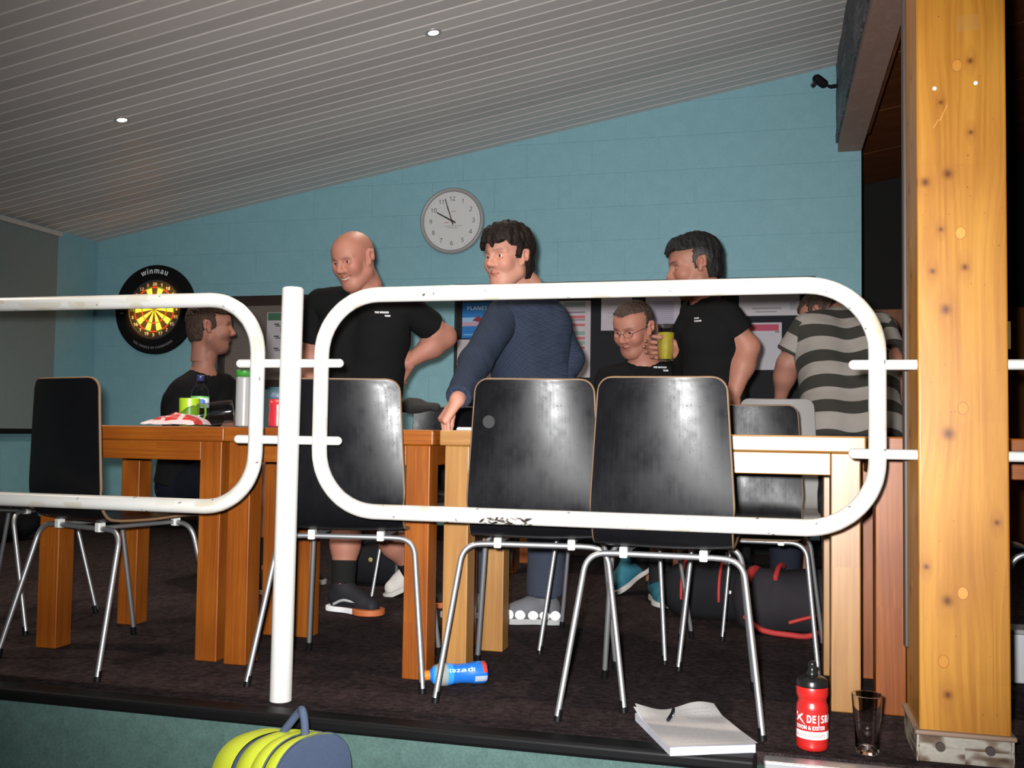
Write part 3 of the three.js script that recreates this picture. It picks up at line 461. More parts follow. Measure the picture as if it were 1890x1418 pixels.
  // hair
  if (o.hair) { const H = o.hair, cr = blend([ell(V(0, 0.036, -0.014), 0.076 * (o.wide || 1), 0.086, 0.096), ell(V(0, 0.045, 0.03), 0.064 * (o.wide || 1), 0.056, 0.062), ell(V(0, -0.03, -0.04), 0.062, 0.06, 0.06)], 0.03);
    const hf = (x, y, z) => { const ax = Math.abs(x); let t = H.t + 0.0045 * (n3(x * 210 + 9, y * 120 + 9, z * 210 + 9) - 0.5) + H.n * (n3(x * H.fq + 50, y * H.fq * (H.str || 1) + 50, z * H.fq + 50) - 0.5) + (H.top || 0) * clamp01((y - 0.03) / 0.08) + (H.fringe ? H.fringe * clamp01(1 - Math.abs(z - 0.07) / 0.05) * clamp01((y - 0.04) / 0.03) : 0);
      let d = cr(x, y, z) - t; const side = H.side - 0.2 * Math.max(0, y - 0.02) + 0.012 * n3(y * 160, z * 60, 3), fr = H.front + (H.jag || 0) * (n3(x * 90 + 9, 1, 2) - 0.5) - (H.recede || 0) * Math.exp(-(((ax - 0.04) / 0.02) ** 2)) * -1;
      const sideLine = y < H.burn ? (H.back ?? -0.032) : side; const face = Math.max(sideLine - z, y - fr); d = Math.max(d, -face); d = Math.max(d, H.nape - y); const er = ell(V(Math.sign(x) * 0.086, 0.002, -0.014), 0.03, 0.034, 0.024)(x, y, z); return Math.max(d, -er); };
    const g = netMesh(hf, V(-0.13, -0.15, -0.15), V(0.13, 0.18, 0.14), 0.0034, H.col); g.applyMatrix4(hm); part('hair', g, phys({ color: 0xffffff, vertexColors: true, roughness: 0.7, specularIntensity: 0.3 }), t, H.label); }
  // shirt with sleeves
  const sl = o.sleeve ?? 0.62, e = o.cloth || 0.013; const hem = o.hem ?? 0.0; const up = K.neck.clone().sub(K.pelvis).normalize();
  const wr = (x, y, z) => 0.010 * (n3(x * 9 + 20, y * 16 + 20, z * 9 + 20) - 0.5) + 0.004 * (n3(x * 26 + 7, y * 30 + 7, z * 26 + 7) - 0.5);
  const sleeve = s => { const a = K['sh' + s], b = K['el' + s], w = K['wr' + s]; const E = o.sleeveR || 0.02; return sl <= 1 ? [cone(a, lerp(a, b, sl), 0.053 + e, 0.047 + E, true)] : [cone(a, b, 0.052 + e, 0.042 + E), cone(b, lerp(b, w, sl - 1), 0.043 + E, 0.03 + E, true)]; };
  const tf = blend(torso(e), 0.05); const nk = cone(K.neck.clone().add(V(0, 0.0, 0)).addScaledVector(fw, 0.012), K.head, 0.064, 0.06);
  const shirtF = (x, y, z) => { let d = tf(x, y, z) + wr(x, y, z); const b = (x - K.pelvis.x) * up.x + (y - K.pelvis.y) * up.y + (z - K.pelvis.z) * up.z; d = Math.max(d, hem - b); return Math.max(d, -nk(x, y, z)); };
  const [slo, shi] = bounds([K.neck, K.pelvis, K.shL, K.shR], 0.2); const shirtMat = o.shirtMat;
  const uvT = (x, y, z) => { const b = (x - K.pelvis.x) * up.x + (y - K.pelvis.y) * up.y + (z - K.pelvis.z) * up.z; return [(x + 0.5 * z), b + (o.bow || 0) * Math.abs(((x - K.pelvis.x) * lat.x + (z - K.pelvis.z) * lat.z)) ** 2]; };
  const SL = {}; const sleeves = {}; for (const s of ['L', 'R']) { SL[s] = blend(sleeve(s), 0.03); }
  const full = (x, y, z) => smin(smin(shirtF(x, y, z), SL.L(x, y, z) + 0.7 * wr(x, y, z), 0.02), SL.R(x, y, z) + 0.7 * wr(x, y, z), 0.02);
  const shirt = part('shirt', netMesh(shirtF, slo, shi, 0.009, null, uvT), shirtMat, t, o.shirtLabel);
  for (const s of ['L', 'R']) { const a = K['sh' + s], b = K['el' + s], w = K['wr' + s]; const d = b.clone().sub(a).normalize(); const [x0, x1] = bounds(sl <= 1 ? [a, lerp(a, b, sl)] : [a, b, lerp(b, w, sl - 1)], 0.1); part('sleeve', netMesh((x, y, z) => SL[s](x, y, z) + 0.7 * wr(x, y, z), x0, x1, 0.008, null, (x, y, z) => [x + z * .5, (o.sleeveV || 0) - ((x - a.x) * d.x + (y - a.y) * d.y + (z - a.z) * d.z)]), shirtMat, shirt); }
  if (o.collar) { const n = K.head.clone().add(V(0, -0.06, 0)).sub(K.neck).normalize(); const tg = new THREE.TorusGeometry(0.067 * (o.neckW || 1), 0.007, 8, 36); tg.applyQuaternion(new THREE.Quaternion().setFromUnitVectors(V(0, 0, 1), n.clone().addScaledVector(fw, 0.25).normalize())); tg.translate(K.neck.x, K.neck.y + 0.014, K.neck.z); tg.translate(fw.x * 0.01, 0, fw.z * 0.01); part('collar', tg, o.collarMat || shirtMat, shirt); }
  // trousers or shorts
  const pl = o.legs ?? 2; const legF = s => { const a = K['hip' + s], b = K['kn' + s], c = K['an' + s]; return pl <= 1 ? [cone(a, lerp(a, b, pl), 0.105, 0.09, true)] : [cone(a, b, o.thigh || 0.102, 0.074), cone(b, lerp(b, c, pl - 1), 0.074, o.legW || 0.062, true)]; };
  const seat = [cone(off(K.pelvis, 0.07).add(V(0, o.seatY || 0, 0)), off(K.pelvis, -0.07).add(V(0, o.seatY || 0, 0)), 0.112 * g, 0.112 * g)]; const pf = blend([...seat, ...legF('L'), ...legF('R')], 0.03);
  const lp = pl <= 1 ? ['hipL', 'hipR', 'pelvis'].map(k => K[k]).concat([lerp(K.hipL, K.knL, pl), lerp(K.hipR, K.knR, pl)]) : ['hipL', 'hipR', 'pelvis', 'knL', 'knR', 'anL', 'anR'].map(k => K[k]); const [pl0, pl1] = bounds(lp, 0.15); pl0.y = Math.max(0.03, pl0.y);
  part(pl <= 1 ? 'shorts' : 'trousers', netMesh((x, y, z) => pf(x, y, z) + 0.6 * wr(x, y, z), pl0, pl1, 0.011), o.legMat, t);
  // socks and shoes
  for (const s of ['L', 'R']) { const sh = o['shoe' + s]; if (!sh) continue; const a = K['an' + s], c = K['toe' + s]; if (sh.sock) part('sock', rod(a.clone().add(V(0, -0.045, 0)), lerp(a, K['kn' + s], sh.sock), 0.046, 0.052, 20), phys({ color: sh.sockCol, roughness: 0.95, specularIntensity: 0.15 }), t); makeShoe(sh, a, c, t); }
  t.userData._k = undefined; delete t.userData._k;
  return { t, K, full, base, fw, lat, hm };
}
function makeShoe(sh, a, c, parent, name = 'shoe') {
  const d = V(c.x - a.x, 0, c.z - a.z).normalize(), yaw = Math.atan2(d.x, d.z); const y0 = sh.lift || 0;
  const up = blend([cone(V(0, 0.052, -0.065), V(0, 0.034, 0.10), 0.043, 0.034), cone(V(0, 0.075, -0.062), V(0, 0.095, -0.05), 0.043, 0.046), cone(V(0, 0.085, -0.03), V(0, 0.05, 0.05), 0.038, 0.036)], 0.03);
  const hole = cone(V(0, 0.10, -0.05), V(0, 0.16, -0.045), 0.036, 0.045); const g = netMesh((x, y, z) => Math.max(Math.max(up(x, y, z), 0.02 - y), -hole(x, y, z)), V(-0.07, 0, -0.13), V(0.07, 0.15, 0.16), 0.005);
  const M4 = new THREE.Matrix4().makeRotationFromEuler(new THREE.Euler(sh.tilt || 0, yaw, sh.rollz || 0, 'YXZ')); M4.setPosition(a.x + d.x * 0.05, y0, a.z + d.z * 0.05);
  g.applyMatrix4(M4); const m = part(name, g, phys({ color: sh.col, roughness: 0.6, specularIntensity: 0.3 }), parent, sh.label);
  const s = new THREE.Shape(); const o = [[0.0, -0.118], [0.036, -0.106], [0.043, -0.07], [0.036, -0.01], [0.047, 0.06], [0.04, 0.115], [0.012, 0.145], [-0.02, 0.138], [-0.043, 0.095], [-0.046, 0.05], [-0.037, -0.01], [-0.042, -0.07], [-0.034, -0.106]]; s.moveTo(...o[0]); s.splineThru([...o.slice(1), o[0]].map(([x, y]) => new THREE.Vector2(x, y)));
  const sg = (k, h0, h1, z0, z1) => { const e = new THREE.ExtrudeGeometry(s, { depth: h1 - h0, bevelEnabled: true, bevelSize: 0.003, bevelThickness: 0.003, bevelSegments: 2, curveSegments: 24 }); e.rotateX(Math.PI / 2); e.translate(0, h1, 0); e.applyMatrix4(M4); return e; };
  part('sole', sg(1, 0.006, 0.022), phys({ color: sh.sole, roughness: 0.6, specularIntensity: 0.3 }), m);
  if (sh.toeCol) { const q = netMesh((x, y, z) => Math.max(Math.max(Math.hypot(x * 0.9, (z - 0.085) * 0.8) - 0.056, Math.abs(y - 0.0145) - 0.0125), 0.03 - z), V(-0.08, -0.01, 0.0), V(0.08, 0.04, 0.17), 0.005); q.applyMatrix4(M4); part('toe_guard', q, std({ color: sh.toeCol, roughness: 0.6 }), m); }
  if (sh.lace) for (let i = 0; i < 5; i++) { const l = rod(V(-0.02, 0.098 - 0.012 * i, -0.008 + 0.019 * i), V(0.02, 0.098 - 0.012 * i, -0.004 + 0.019 * i), 0.0032); l.applyMatrix4(M4); part('lace', l, std({ color: sh.lace, roughness: 0.8 }), m); }
  if (sh.stripe) for (const s of [-1, 1]) { const l = tube([V(s * 0.043, 0.035, -0.06), V(s * 0.044, 0.055, -0.01), V(s * 0.037, 0.05, 0.05)], 0.006, 16, 6); l.applyMatrix4(M4); part('side_stripe', l, std({ color: sh.stripe, roughness: 0.7 }), m); }
  if (sh.flash) for (const [z, x] of sh.flash) { const f = at(new THREE.SphereGeometry(0.021, 16, 10).scale(0.45, 0.9, 1), x, 0.04, z); f.applyMatrix4(M4); part('reflective_patch', f, std({ color: lin(0.95, 0.95, 0.95), roughness: 0.4 }), m); }
  return m;
}
// print on cloth: a small grid thrown onto the garment's surface
function printOn(P, parent, c, w, h, dir, tex, name = 'shirt_print', lift = 0.0022) {
  const d = dir.clone().normalize(), right = V(0, 1, 0).cross(d.clone().negate()).normalize(), up = d.clone().negate().cross(right).normalize(); const n = 14, m = 8, pos = [], uv = [], idx = [];
  for (let j = 0; j <= m; j++) for (let i = 0; i <= n; i++) { const u = i / n, v = j / m; const p = c.clone().addScaledVector(right, (u - 0.5) * w).addScaledVector(up, (v - 0.5) * h).addScaledVector(d, -0.3); let s = 0; for (let k = 0; k < 90; k++) { const f = P.full(p.x, p.y, p.z); if (f < lift) break; p.addScaledVector(d, Math.max(0.0008, (f - lift) * 0.7)); } pos.push(p.x, p.y, p.z); uv.push(u, v); }
  for (let j = 0; j < m; j++) for (let i = 0; i < n; i++) { const a = j * (n + 1) + i; idx.push(a, a + 1, a + n + 1, a + 1, a + n + 2, a + n + 1); }
  const g = new THREE.BufferGeometry(); g.setAttribute('position', new THREE.Float32BufferAttribute(pos, 3)); g.setAttribute('uv', new THREE.Float32BufferAttribute(uv, 2)); g.setIndex(idx); g.computeVertexNormals();
  part(name, g, std({ map: tex, transparent: true, alphaTest: 0.4, roughness: 0.8 }), parent);
}
const tee = phys({ color: lin(0.0075, 0.0075, 0.008), roughness: 0.95, specularIntensity: 0.12 });
const tex2 = (w, h, fn) => canvas(w, h, (x) => { x.clearRect(0, 0, w, h); fn(x, w, h); });
const teePrint = tex2(256, 96, (x) => { x.fillStyle = '#e6e6e8'; x.font = 'bold 34px sans-serif'; x.fillText('THE WOUGH', 6, 38); x.font = 'bold 30px sans-serif'; x.fillText('TEAM', 150, 78); });
const skinA = [0.33, 0.140, 0.098], skinB = [0.27, 0.118, 0.082], skinC = [0.30, 0.130, 0.088];
const hairC = (a, b, f = 60) => (x, y, z) => { const t = n3(x * f, y * f * 0.5, z * f); return a.map((v, k) => v + (b[k] - v) * t); };
const stand = (J, aL, aR, tL, tR) => { J.anL = aL; J.anR = aR; J.toeL = tL; J.toeR = tR; return J; };
const relaxed = [[0.35, 0.4, 0.25], [0.4, 0.45, 0.3], [0.45, 0.5, 0.3], [0.5, 0.5, 0.3]];

// bald man laughing, hand on hip
{
  const J = { head: V(-0.386, 1.453, -1.3), neck: V(-0.354, 1.332, -1.37), shL: V(-0.178, 1.263, -1.36), shR: V(-0.582, 1.29, -1.4), elL: V(-0.053, 1.15, -1.52), wrL: V(-0.178, 1.03, -1.4), elR: V(-0.651, 1.041, -1.46), wrR: V(-0.586, 0.82, -1.36), pelvis: V(-0.4, 0.703, -1.38), hipL: V(-0.313, 0.637, -1.38), hipR: V(-0.48, 0.633, -1.38), knL: V(-0.298, 0.348, -1.42), knR: V(-0.411, 0.365, -1.34), anL: V(-0.16, 0.09, -1.62), anR: V(-0.40, 0.09, -1.29), toeL: V(-0.06, 0.03, -1.5), toeR: V(-0.22, 0.03, -1.24) };
  const P = person('bald man in a black T-shirt, standing with a hand on his hip and laughing', J, { skin: skinA, yaw: -16, pitch: 20, roll: 4, smile: 1, lidDown: 0.002, brow: [0.26, 0.13, 0.09], wide: 1.0, headScale: 0.99, girth: 1.02, belly: 1.04, sleeve: 0.66, shirtMat: tee, shirtLabel: 'black T-shirt', legs: 0.9, legMat: M.nearBlack, arm: 1.06, neckW: 1.05,
    handL: { f: V(-0.62, -0.6, -0.4), n: V(0.35, 0.2, 0.9), side: -1, curl: relaxed }, handR: { f: V(0.05, -1, 0.15), n: V(-0.9, 0, 0.3), side: -1, curl: relaxed },
    shoeR: { col: lin(0.015, 0.015, 0.018), sole: lin(0.7, 0.68, 0.7), toeCol: lin(0.42, 0.11, 0.03), lace: lin(0.4, 0.4, 0.38), stripe: lin(0.35, 0.36, 0.36), sock: 0.42, sockCol: lin(0.012, 0.012, 0.012), label: 'black trainer with white and orange sole' }, shoeL: { col: lin(0.02, 0.02, 0.022), sole: lin(0.4, 0.12, 0.04), sock: 0.4, sockCol: lin(0.012, 0.012, 0.012) } });
  printOn(P, P.t.children.find(c => c.name === 'shirt'), V(-0.234, 1.222, -1.25).sub(P.base), 0.075, 0.034, V(-0.28, 0, -1), teePrint);
}
// woman in a navy fleece leaning on the table
{
  const fl = phys({ roughness: 0.95, specularIntensity: 0.1, map: dataTex(128, 128, (x, y) => { const q = ((x >> 2) + (y >> 2)) % 2, r = (Math.imul(x >> 1, 7919) ^ Math.imul(y >> 1, 104729)) & 15; const k = q * 9 + r * 0.8; return [34 + k, 41 + k, 54 + k * 1.2]; }, [7, 7]), bumpMap: speck(411, [60, 60, 60], [200, 200, 200], [10, 10], 1), bumpScale: 0.003 });
  const J = { head: V(0.307, 1.422, -1.2), neck: V(0.365, 1.303, -1.3), shL: V(0.44, 1.2, -1.36), shR: V(0.294, 1.195, -1.2), elL: V(0.513, 1.046, -1.4), wrL: V(0.475, 0.882, -1.3), elR: V(0.263, 1, -0.93), wrR: V(0.284, 0.853, -0.66), pelvis: V(0.391, 0.73, -1.32), hipL: V(0.442, 0.661, -1.36), hipR: V(0.336, 0.661, -1.28), knL: V(0.46, 0.364, -1.28), knR: V(0.246, 0.343, -1.3), anL: V(0.45, 0.09, -1.30), anR: V(0.21, 0.09, -1.36), toeL: V(0.28, 0.03, -1.26), toeR: V(0.06, 0.03, -1.30) };
  const P = person('woman with short dark hair in a navy fleece, leaning one hand on the table', J, { skin: [0.40, 0.19, 0.135], yaw: -27, pitch: 6, roll: 0, brow: [0.16, 0.07, 0.05], girth: 0.96, chestW: 0.062, wide: 0.95, chin: 0.85, headScale: 0.985, sleeve: 1.96, sleeveR: 0.016, cloth: 0.02, shirtMat: fl, shirtLabel: 'navy fleece', legs: 1.92, legW: 0.072, legMat: std({ map: speck(421, [34, 40, 54], [46, 52, 68], [8, 8], 1), roughness: 0.95 }), arm: 0.95,
    hair: { t: 0.016, n: 0.014, fq: 70, top: 0.014, side: 0.022, front: 0.050, jag: 0.036, burn: -0.006, back: -0.03, nape: -0.085, str: 0.35, fringe: 0.008, col: hairC([0.004, 0.003, 0.003], [0.018, 0.011, 0.009], 110), label: 'short spiky dark brown hair' },
    handR: { f: V(-0.42, -0.72, 0.18), n: V(-0.62, 0.5, 0.5), side: -1, curl: [[0.75, 0.55, 0.25], [0.7, 0.5, 0.25], [0.65, 0.5, 0.25], [0.6, 0.5, 0.25]], thumb: { f: 0.75, s: 0.5, n: -0.6, f2: 0.9, s2: 0.1, n2: -0.5 }, sc: 0.98 }, handL: { f: V(-0.6, -0.6, 0.3), n: V(0.5, 0, 0.8), side: -1, curl: relaxed },
    shoeL: { col: lin(0.10, 0.10, 0.11), sole: lin(0.3, 0.3, 0.3), flash: [[0.09, 0.036], [0.045, 0.040], [-0.005, 0.040], [-0.05, 0.043], [-0.09, 0.043]], label: 'trainer with bright reflective patches' }, shoeR: { col: lin(0.10, 0.10, 0.11), sole: lin(0.3, 0.3, 0.3), flash: [[0.08, 0.04], [-0.05, 0.043]] } });
}
// seated man at the left, profile to the right
{
  const J = { head: V(-1.424, 1.244, -1.9), neck: V(-1.459, 1.031, -1.9), shL: V(-1.437, 0.963, -2.06), shR: V(-1.489, 0.922, -1.78), elL: V(-1.369, 0.718, -2), wrL: V(-1.102, 0.638, -1.8), elR: V(-1.477, 0.684, -1.72), wrR: V(-1.197, 0.614, -1.62), pelvis: V(-1.539, 0.464, -1.92), hipL: V(-1.54, 0.461, -2), hipR: V(-1.475, 0.459, -1.84), knL: V(-1.046, 0.559, -1.86), knR: V(-0.906, 0.561, -1.6), anL: V(-0.95, 0.09, -1.95), anR: V(-0.899, 0.124, -1.56), toeL: V(-0.8, 0.03, -1.9), toeR: V(-0.6, 0.03, -1.5) };
  const P = person('seated man in a black T-shirt with cropped hair, in profile before the dartboard', J, { skin: skinB, yaw: 122, pitch: 0, roll: 0, stubble: 0.35, brow: [0.09, 0.045, 0.03], headScale: 1.03, girth: 0.98, sleeve: 0.8, shirtMat: tee, shirtLabel: 'black T-shirt', legs: 0.78, legMat: phys({ color: lin(0.007, 0.008, 0.014), roughness: 0.9, specularIntensity: 0.15 }), smile: 0.3,
    hair: { t: 0.006, n: 0.004, fq: 160, top: 0.004, side: 0.022, front: 0.068, jag: 0.008, burn: -0.02, nape: -0.07, col: hairC([0.030, 0.017, 0.013], [0.06, 0.036, 0.028], 120), label: 'cropped brown hair' },
    handL: { f: V(1, -0.1, 0.2), n: V(0, 1, 0), side: 1, curl: relaxed }, handR: { f: V(1, -0.1, 0.1), n: V(0, 1, 0), side: -1, curl: relaxed },
    shoeR: { col: lin(0.02, 0.02, 0.022), sole: lin(0.2, 0.2, 0.2), sock: 0.3, sockCol: lin(0.02, 0.02, 0.022) }, shoeL: { col: lin(0.02, 0.02, 0.022), sole: lin(0.2, 0.2, 0.2), sock: 0.3, sockCol: lin(0.02, 0.02, 0.022) } });
}
// grey-haired man holding up a drink
{
  const J = { head: V(0.977, 1.478, -1.85), neck: V(1.023, 1.33, -1.87), shL: V(1.118, 1.241, -1.73), shR: V(0.968, 1.3, -2.05), elL: V(1.211, 1.119, -1.75), wrL: V(1.147, 0.894, -1.71), elR: V(0.973, 1.083, -2.13), wrR: V(0.921, 1.117, -1.87), pelvis: V(1.044, 0.73, -1.89), hipL: V(1.067, 0.656, -1.81), hipR: V(1.016, 0.652, -1.97), knL: V(1.15, 0.43, -1.84), knR: V(1.11, 0.43, -1.98), anL: V(1.16, 0.09, -1.84), anR: V(1.10, 0.09, -2.0), toeL: V(1.0, 0.03, -1.82), toeR: V(0.94, 0.03, -1.98) };
  const P = person('grey-haired man in a black T-shirt, standing side-on and holding up a yellow drink', J, { skin: skinC, yaw: -74, pitch: 12, roll: 0, stubble: 0.25, brow: [0.05, 0.03, 0.025], headScale: 1.075, girth: 1.1, chestW: 0.074, sleeve: 0.58, shirtMat: tee, shirtLabel: 'black T-shirt', legs: 1.95, legMat: M.nearBlack, arm: 1.03, cloth: 0.018,
    hair: { t: 0.010, n: 0.006, fq: 90, str: 0.4, top: 0.012, side: 0.012, front: 0.070, jag: 0.02, burn: -0.015, nape: -0.06, fringe: 0.012, col: (x, y, z) => { const t = n3(x * 130, y * 60, z * 130), g = clamp01(1.25 - Math.hypot((y - 0.025) / 0.036, (z + 0.002) / 0.05)) * 0.75; const b = [0.006, 0.005, 0.005]; return b.map((v, k) => v + 0.014 * t + g * [0.07, 0.066, 0.066][k]); }, label: 'short dark hair greying at the temples' },
    handL: { f: V(-0.15, -1, 0.1), n: V(0.2, 0, 1), side: -1, curl: relaxed }, handR: { f: V(-1, 0.0, -0.32), n: V(-0.25, 0, -1), side: 1, curl: [[0.55, 0.75, 0.5], [0.6, 0.8, 0.5], [0.65, 0.8, 0.5], [0.7, 0.8, 0.5]], thumb: { f: 0.5, s: 0.45, n: -0.75, f2: 0.85, s2: 0.1, n2: -0.5 }, sc: 1.08 },
    shoeL: { col: lin(0.008, 0.008, 0.008), sole: lin(0.012, 0.012, 0.012) }, shoeR: { col: lin(0.008, 0.008, 0.008), sole: lin(0.012, 0.012, 0.012) } });
  const idc = tex2(64, 64, (x) => { x.fillStyle = '#dedede'; x.font = 'bold 22px sans-serif'; x.fillText('THE', 6, 26); x.fillText('TEAM', 4, 54); });
  printOn(P, P.t.children.find(c => c.name === 'shirt'), V(0.974, 1.233, -1.85).sub(P.base), 0.03, 0.03, V(-0.2, 0, -1), idc);
}
// seated man with glasses
{
  const J = { head: V(0.701, 1.217, -1.94), neck: V(0.749, 1.065, -2), shL: V(0.891, 0.996, -2), shR: V(0.592, 0.993, -1.96), elL: V(0.929, 0.775, -1.92), wrL: V(0.84, 0.686, -1.72), elR: V(0.563, 0.77, -1.88), wrR: V(0.692, 0.683, -1.7), pelvis: V(0.738, 0.526, -2.05), hipL: V(0.804, 0.523, -2.05), hipR: V(0.668, 0.519, -2.05), knL: V(0.87, 0.574, -1.66), knR: V(0.731, 0.565, -1.68), anL: V(0.82, 0.09, -1.98), anR: V(0.70, 0.17, -2.22), toeL: V(0.86, 0.03, -1.82), toeR: V(0.60, 0.03, -2.10) };
  const P = person('seated man with glasses and cropped hair in a black T-shirt, looking down', J, { skin: skinA, yaw: -26, pitch: 22, roll: -2, lidDown: 0.005, slit: 0.0026, stubble: 0.2, brow: [0.10, 0.05, 0.035], headScale: 1.0, wide: 1.04, girth: 1.04, sleeve: 0.75, shirtMat: tee, shirtLabel: 'black T-shirt', legs: 0.92, legMat: M.nearBlack, neckW: 1.08,
    hair: { t: 0.0055, n: 0.004, fq: 160, top: 0.003, side: 0.006, front: 0.082, jag: 0.006, burn: -0.015, nape: -0.06, recede: 0.006, col: hairC([0.030, 0.020, 0.016], [0.065, 0.042, 0.034], 120), label: 'cropped dark hair' },
    handL: { f: V(-0.6, -0.2, 0.7), n: V(0, 1, 0), side: 1, curl: relaxed }, handR: { f: V(0.6, -0.2, 0.7), n: V(0, 1, 0), side: -1, curl: relaxed },
    shoeR: { col: lin(0.03, 0.14, 0.19), sole: lin(0.5, 0.48, 0.45), tilt: 0.45, lift: 0.055, sock: 0.3, sockCol: lin(0.02, 0.02, 0.02), label: 'teal trainer with pale sole' }, shoeL: { col: lin(0.03, 0.14, 0.19), sole: lin(0.5, 0.48, 0.45), sock: 0.3, sockCol: lin(0.02, 0.02, 0.02) } });
  const gl = []; for (const s of [-1, 1]) { gl.push(new THREE.TorusGeometry(0.021, 0.0011, 8, 30).scale(1.12, 0.72, 1).translate(s * 0.033, 0.005, 0.103)); gl.push(rod(V(s * 0.056, 0.009, 0.102), V(s * 0.084, 0.012, -0.01), 0.0013, 0.0011, 8)); }
  gl.push(rod(V(-0.0105, 0.008, 0.104), V(0.0105, 0.008, 0.104), 0.0012, 0.0012, 8)); const g = mergeGeometries(gl.map(q => q.toNonIndexed())); const m = new THREE.Mesh(); g.applyMatrix4(P.hm); part('glasses', g, std({ color: lin(0.02, 0.02, 0.022), roughness: 0.3, metalness: 0.5 }), P.t, 'thin dark rimmed glasses');
  printOn(P, P.t.children.find(c => c.name === 'shirt'), V(0.848, 1.037, -1.85).sub(P.base), 0.075, 0.034, V(-0.25, 0, -1), teePrint);
}
// man in the striped shirt bending away
{
  const st = canvas(16, 512, (x) => { for (let i = 0; i < 4; i++) { x.fillStyle = '#807a74'; x.fillRect(0, i * 128, 16, 66); x.fillStyle = '#26241e'; x.fillRect(0, i * 128 + 66, 16, 62); } }); st.wrapS = st.wrapT = THREE.RepeatWrapping; st.repeat.set(1, 1 / 0.52); st.offset.set(0, 0.02);
  const J = { head: V(1.532, 1.306, -2.26), neck: V(1.611, 1.298, -2.12), shL: V(1.454, 1.22, -2), shR: V(1.754, 1.216, -2), elL: V(1.37, 1.064, -2.02), wrL: V(1.341, 0.909, -2.1), elR: V(1.8, 1.055, -1.9), wrR: V(1.821, 0.848, -1.98), pelvis: V(1.623, 0.784, -1.78), hipL: V(1.55, 0.707, -1.78), hipR: V(1.694, 0.71, -1.78), knL: V(1.36, 0.44, -1.80), knR: V(1.56, 0.44, -1.80), anL: V(1.36, 0.09, -1.78), anR: V(1.58, 0.09, -1.78), toeL: V(1.34, 0.03, -1.94), toeR: V(1.62, 0.03, -1.94) };
  const P = person('man in a dark and white striped T-shirt, bending away with his back turned', J, { skin: skinB, yaw: -120, pitch: 30, roll: 0, headScale: 0.98, girth: 1.06, chestW: 0.094, seatY: -0.06, slit: 0.003, sleeve: 0.74, sleeveR: 0.026, cloth: 0.016, shirtMat: std({ map: st, roughness: 0.92 }), bow: -0.4, shirtLabel: 'dark and white hooped T-shirt', legs: 1.95, thigh: 0.088, legMat: phys({ color: lin(0.014, 0.016, 0.024), roughness: 0.9, specularIntensity: 0.15 }), hem: -0.09, collar: false, eyes: true, sleeveV: 0.43,
    hair: { t: 0.008, n: 0.005, fq: 130, side: 0.015, front: 0.07, burn: -0.02, nape: -0.08, col: hairC([0.03, 0.02, 0.016], [0.07, 0.045, 0.035], 120), label: 'short brown hair' },
    handL: { f: V(-0.15, -1, -0.1), n: V(-0.8, 0, 0.6), side: -1, curl: relaxed }, handR: { f: V(0.05, -1, -0.2), n: V(0.9, 0, 0.3), side: 1, curl: relaxed },
    shoeL: { col: lin(0.02, 0.02, 0.02), sole: lin(0.1, 0.1, 0.1) }, shoeR: { col: lin(0.02, 0.02, 0.02), sole: lin(0.1, 0.1, 0.1) } });
  const K = P.K, d = K.wrR.clone().sub(K.elR).normalize(); const g = new THREE.TorusGeometry(0.033, 0.005, 8, 28); g.applyQuaternion(new THREE.Quaternion().setFromUnitVectors(V(0, 0, 1), d.clone().add(V(0.5, 0, 0.25)).normalize())); const w = lerp(K.elR, K.wrR, 0.86); g.translate(w.x, w.y, w.z); part('bracelet', g, std({ color: lin(0.7, 0.5, 0.2), metalness: 0.9, roughness: 0.35 }), P.t, 'gold bracelet');
}
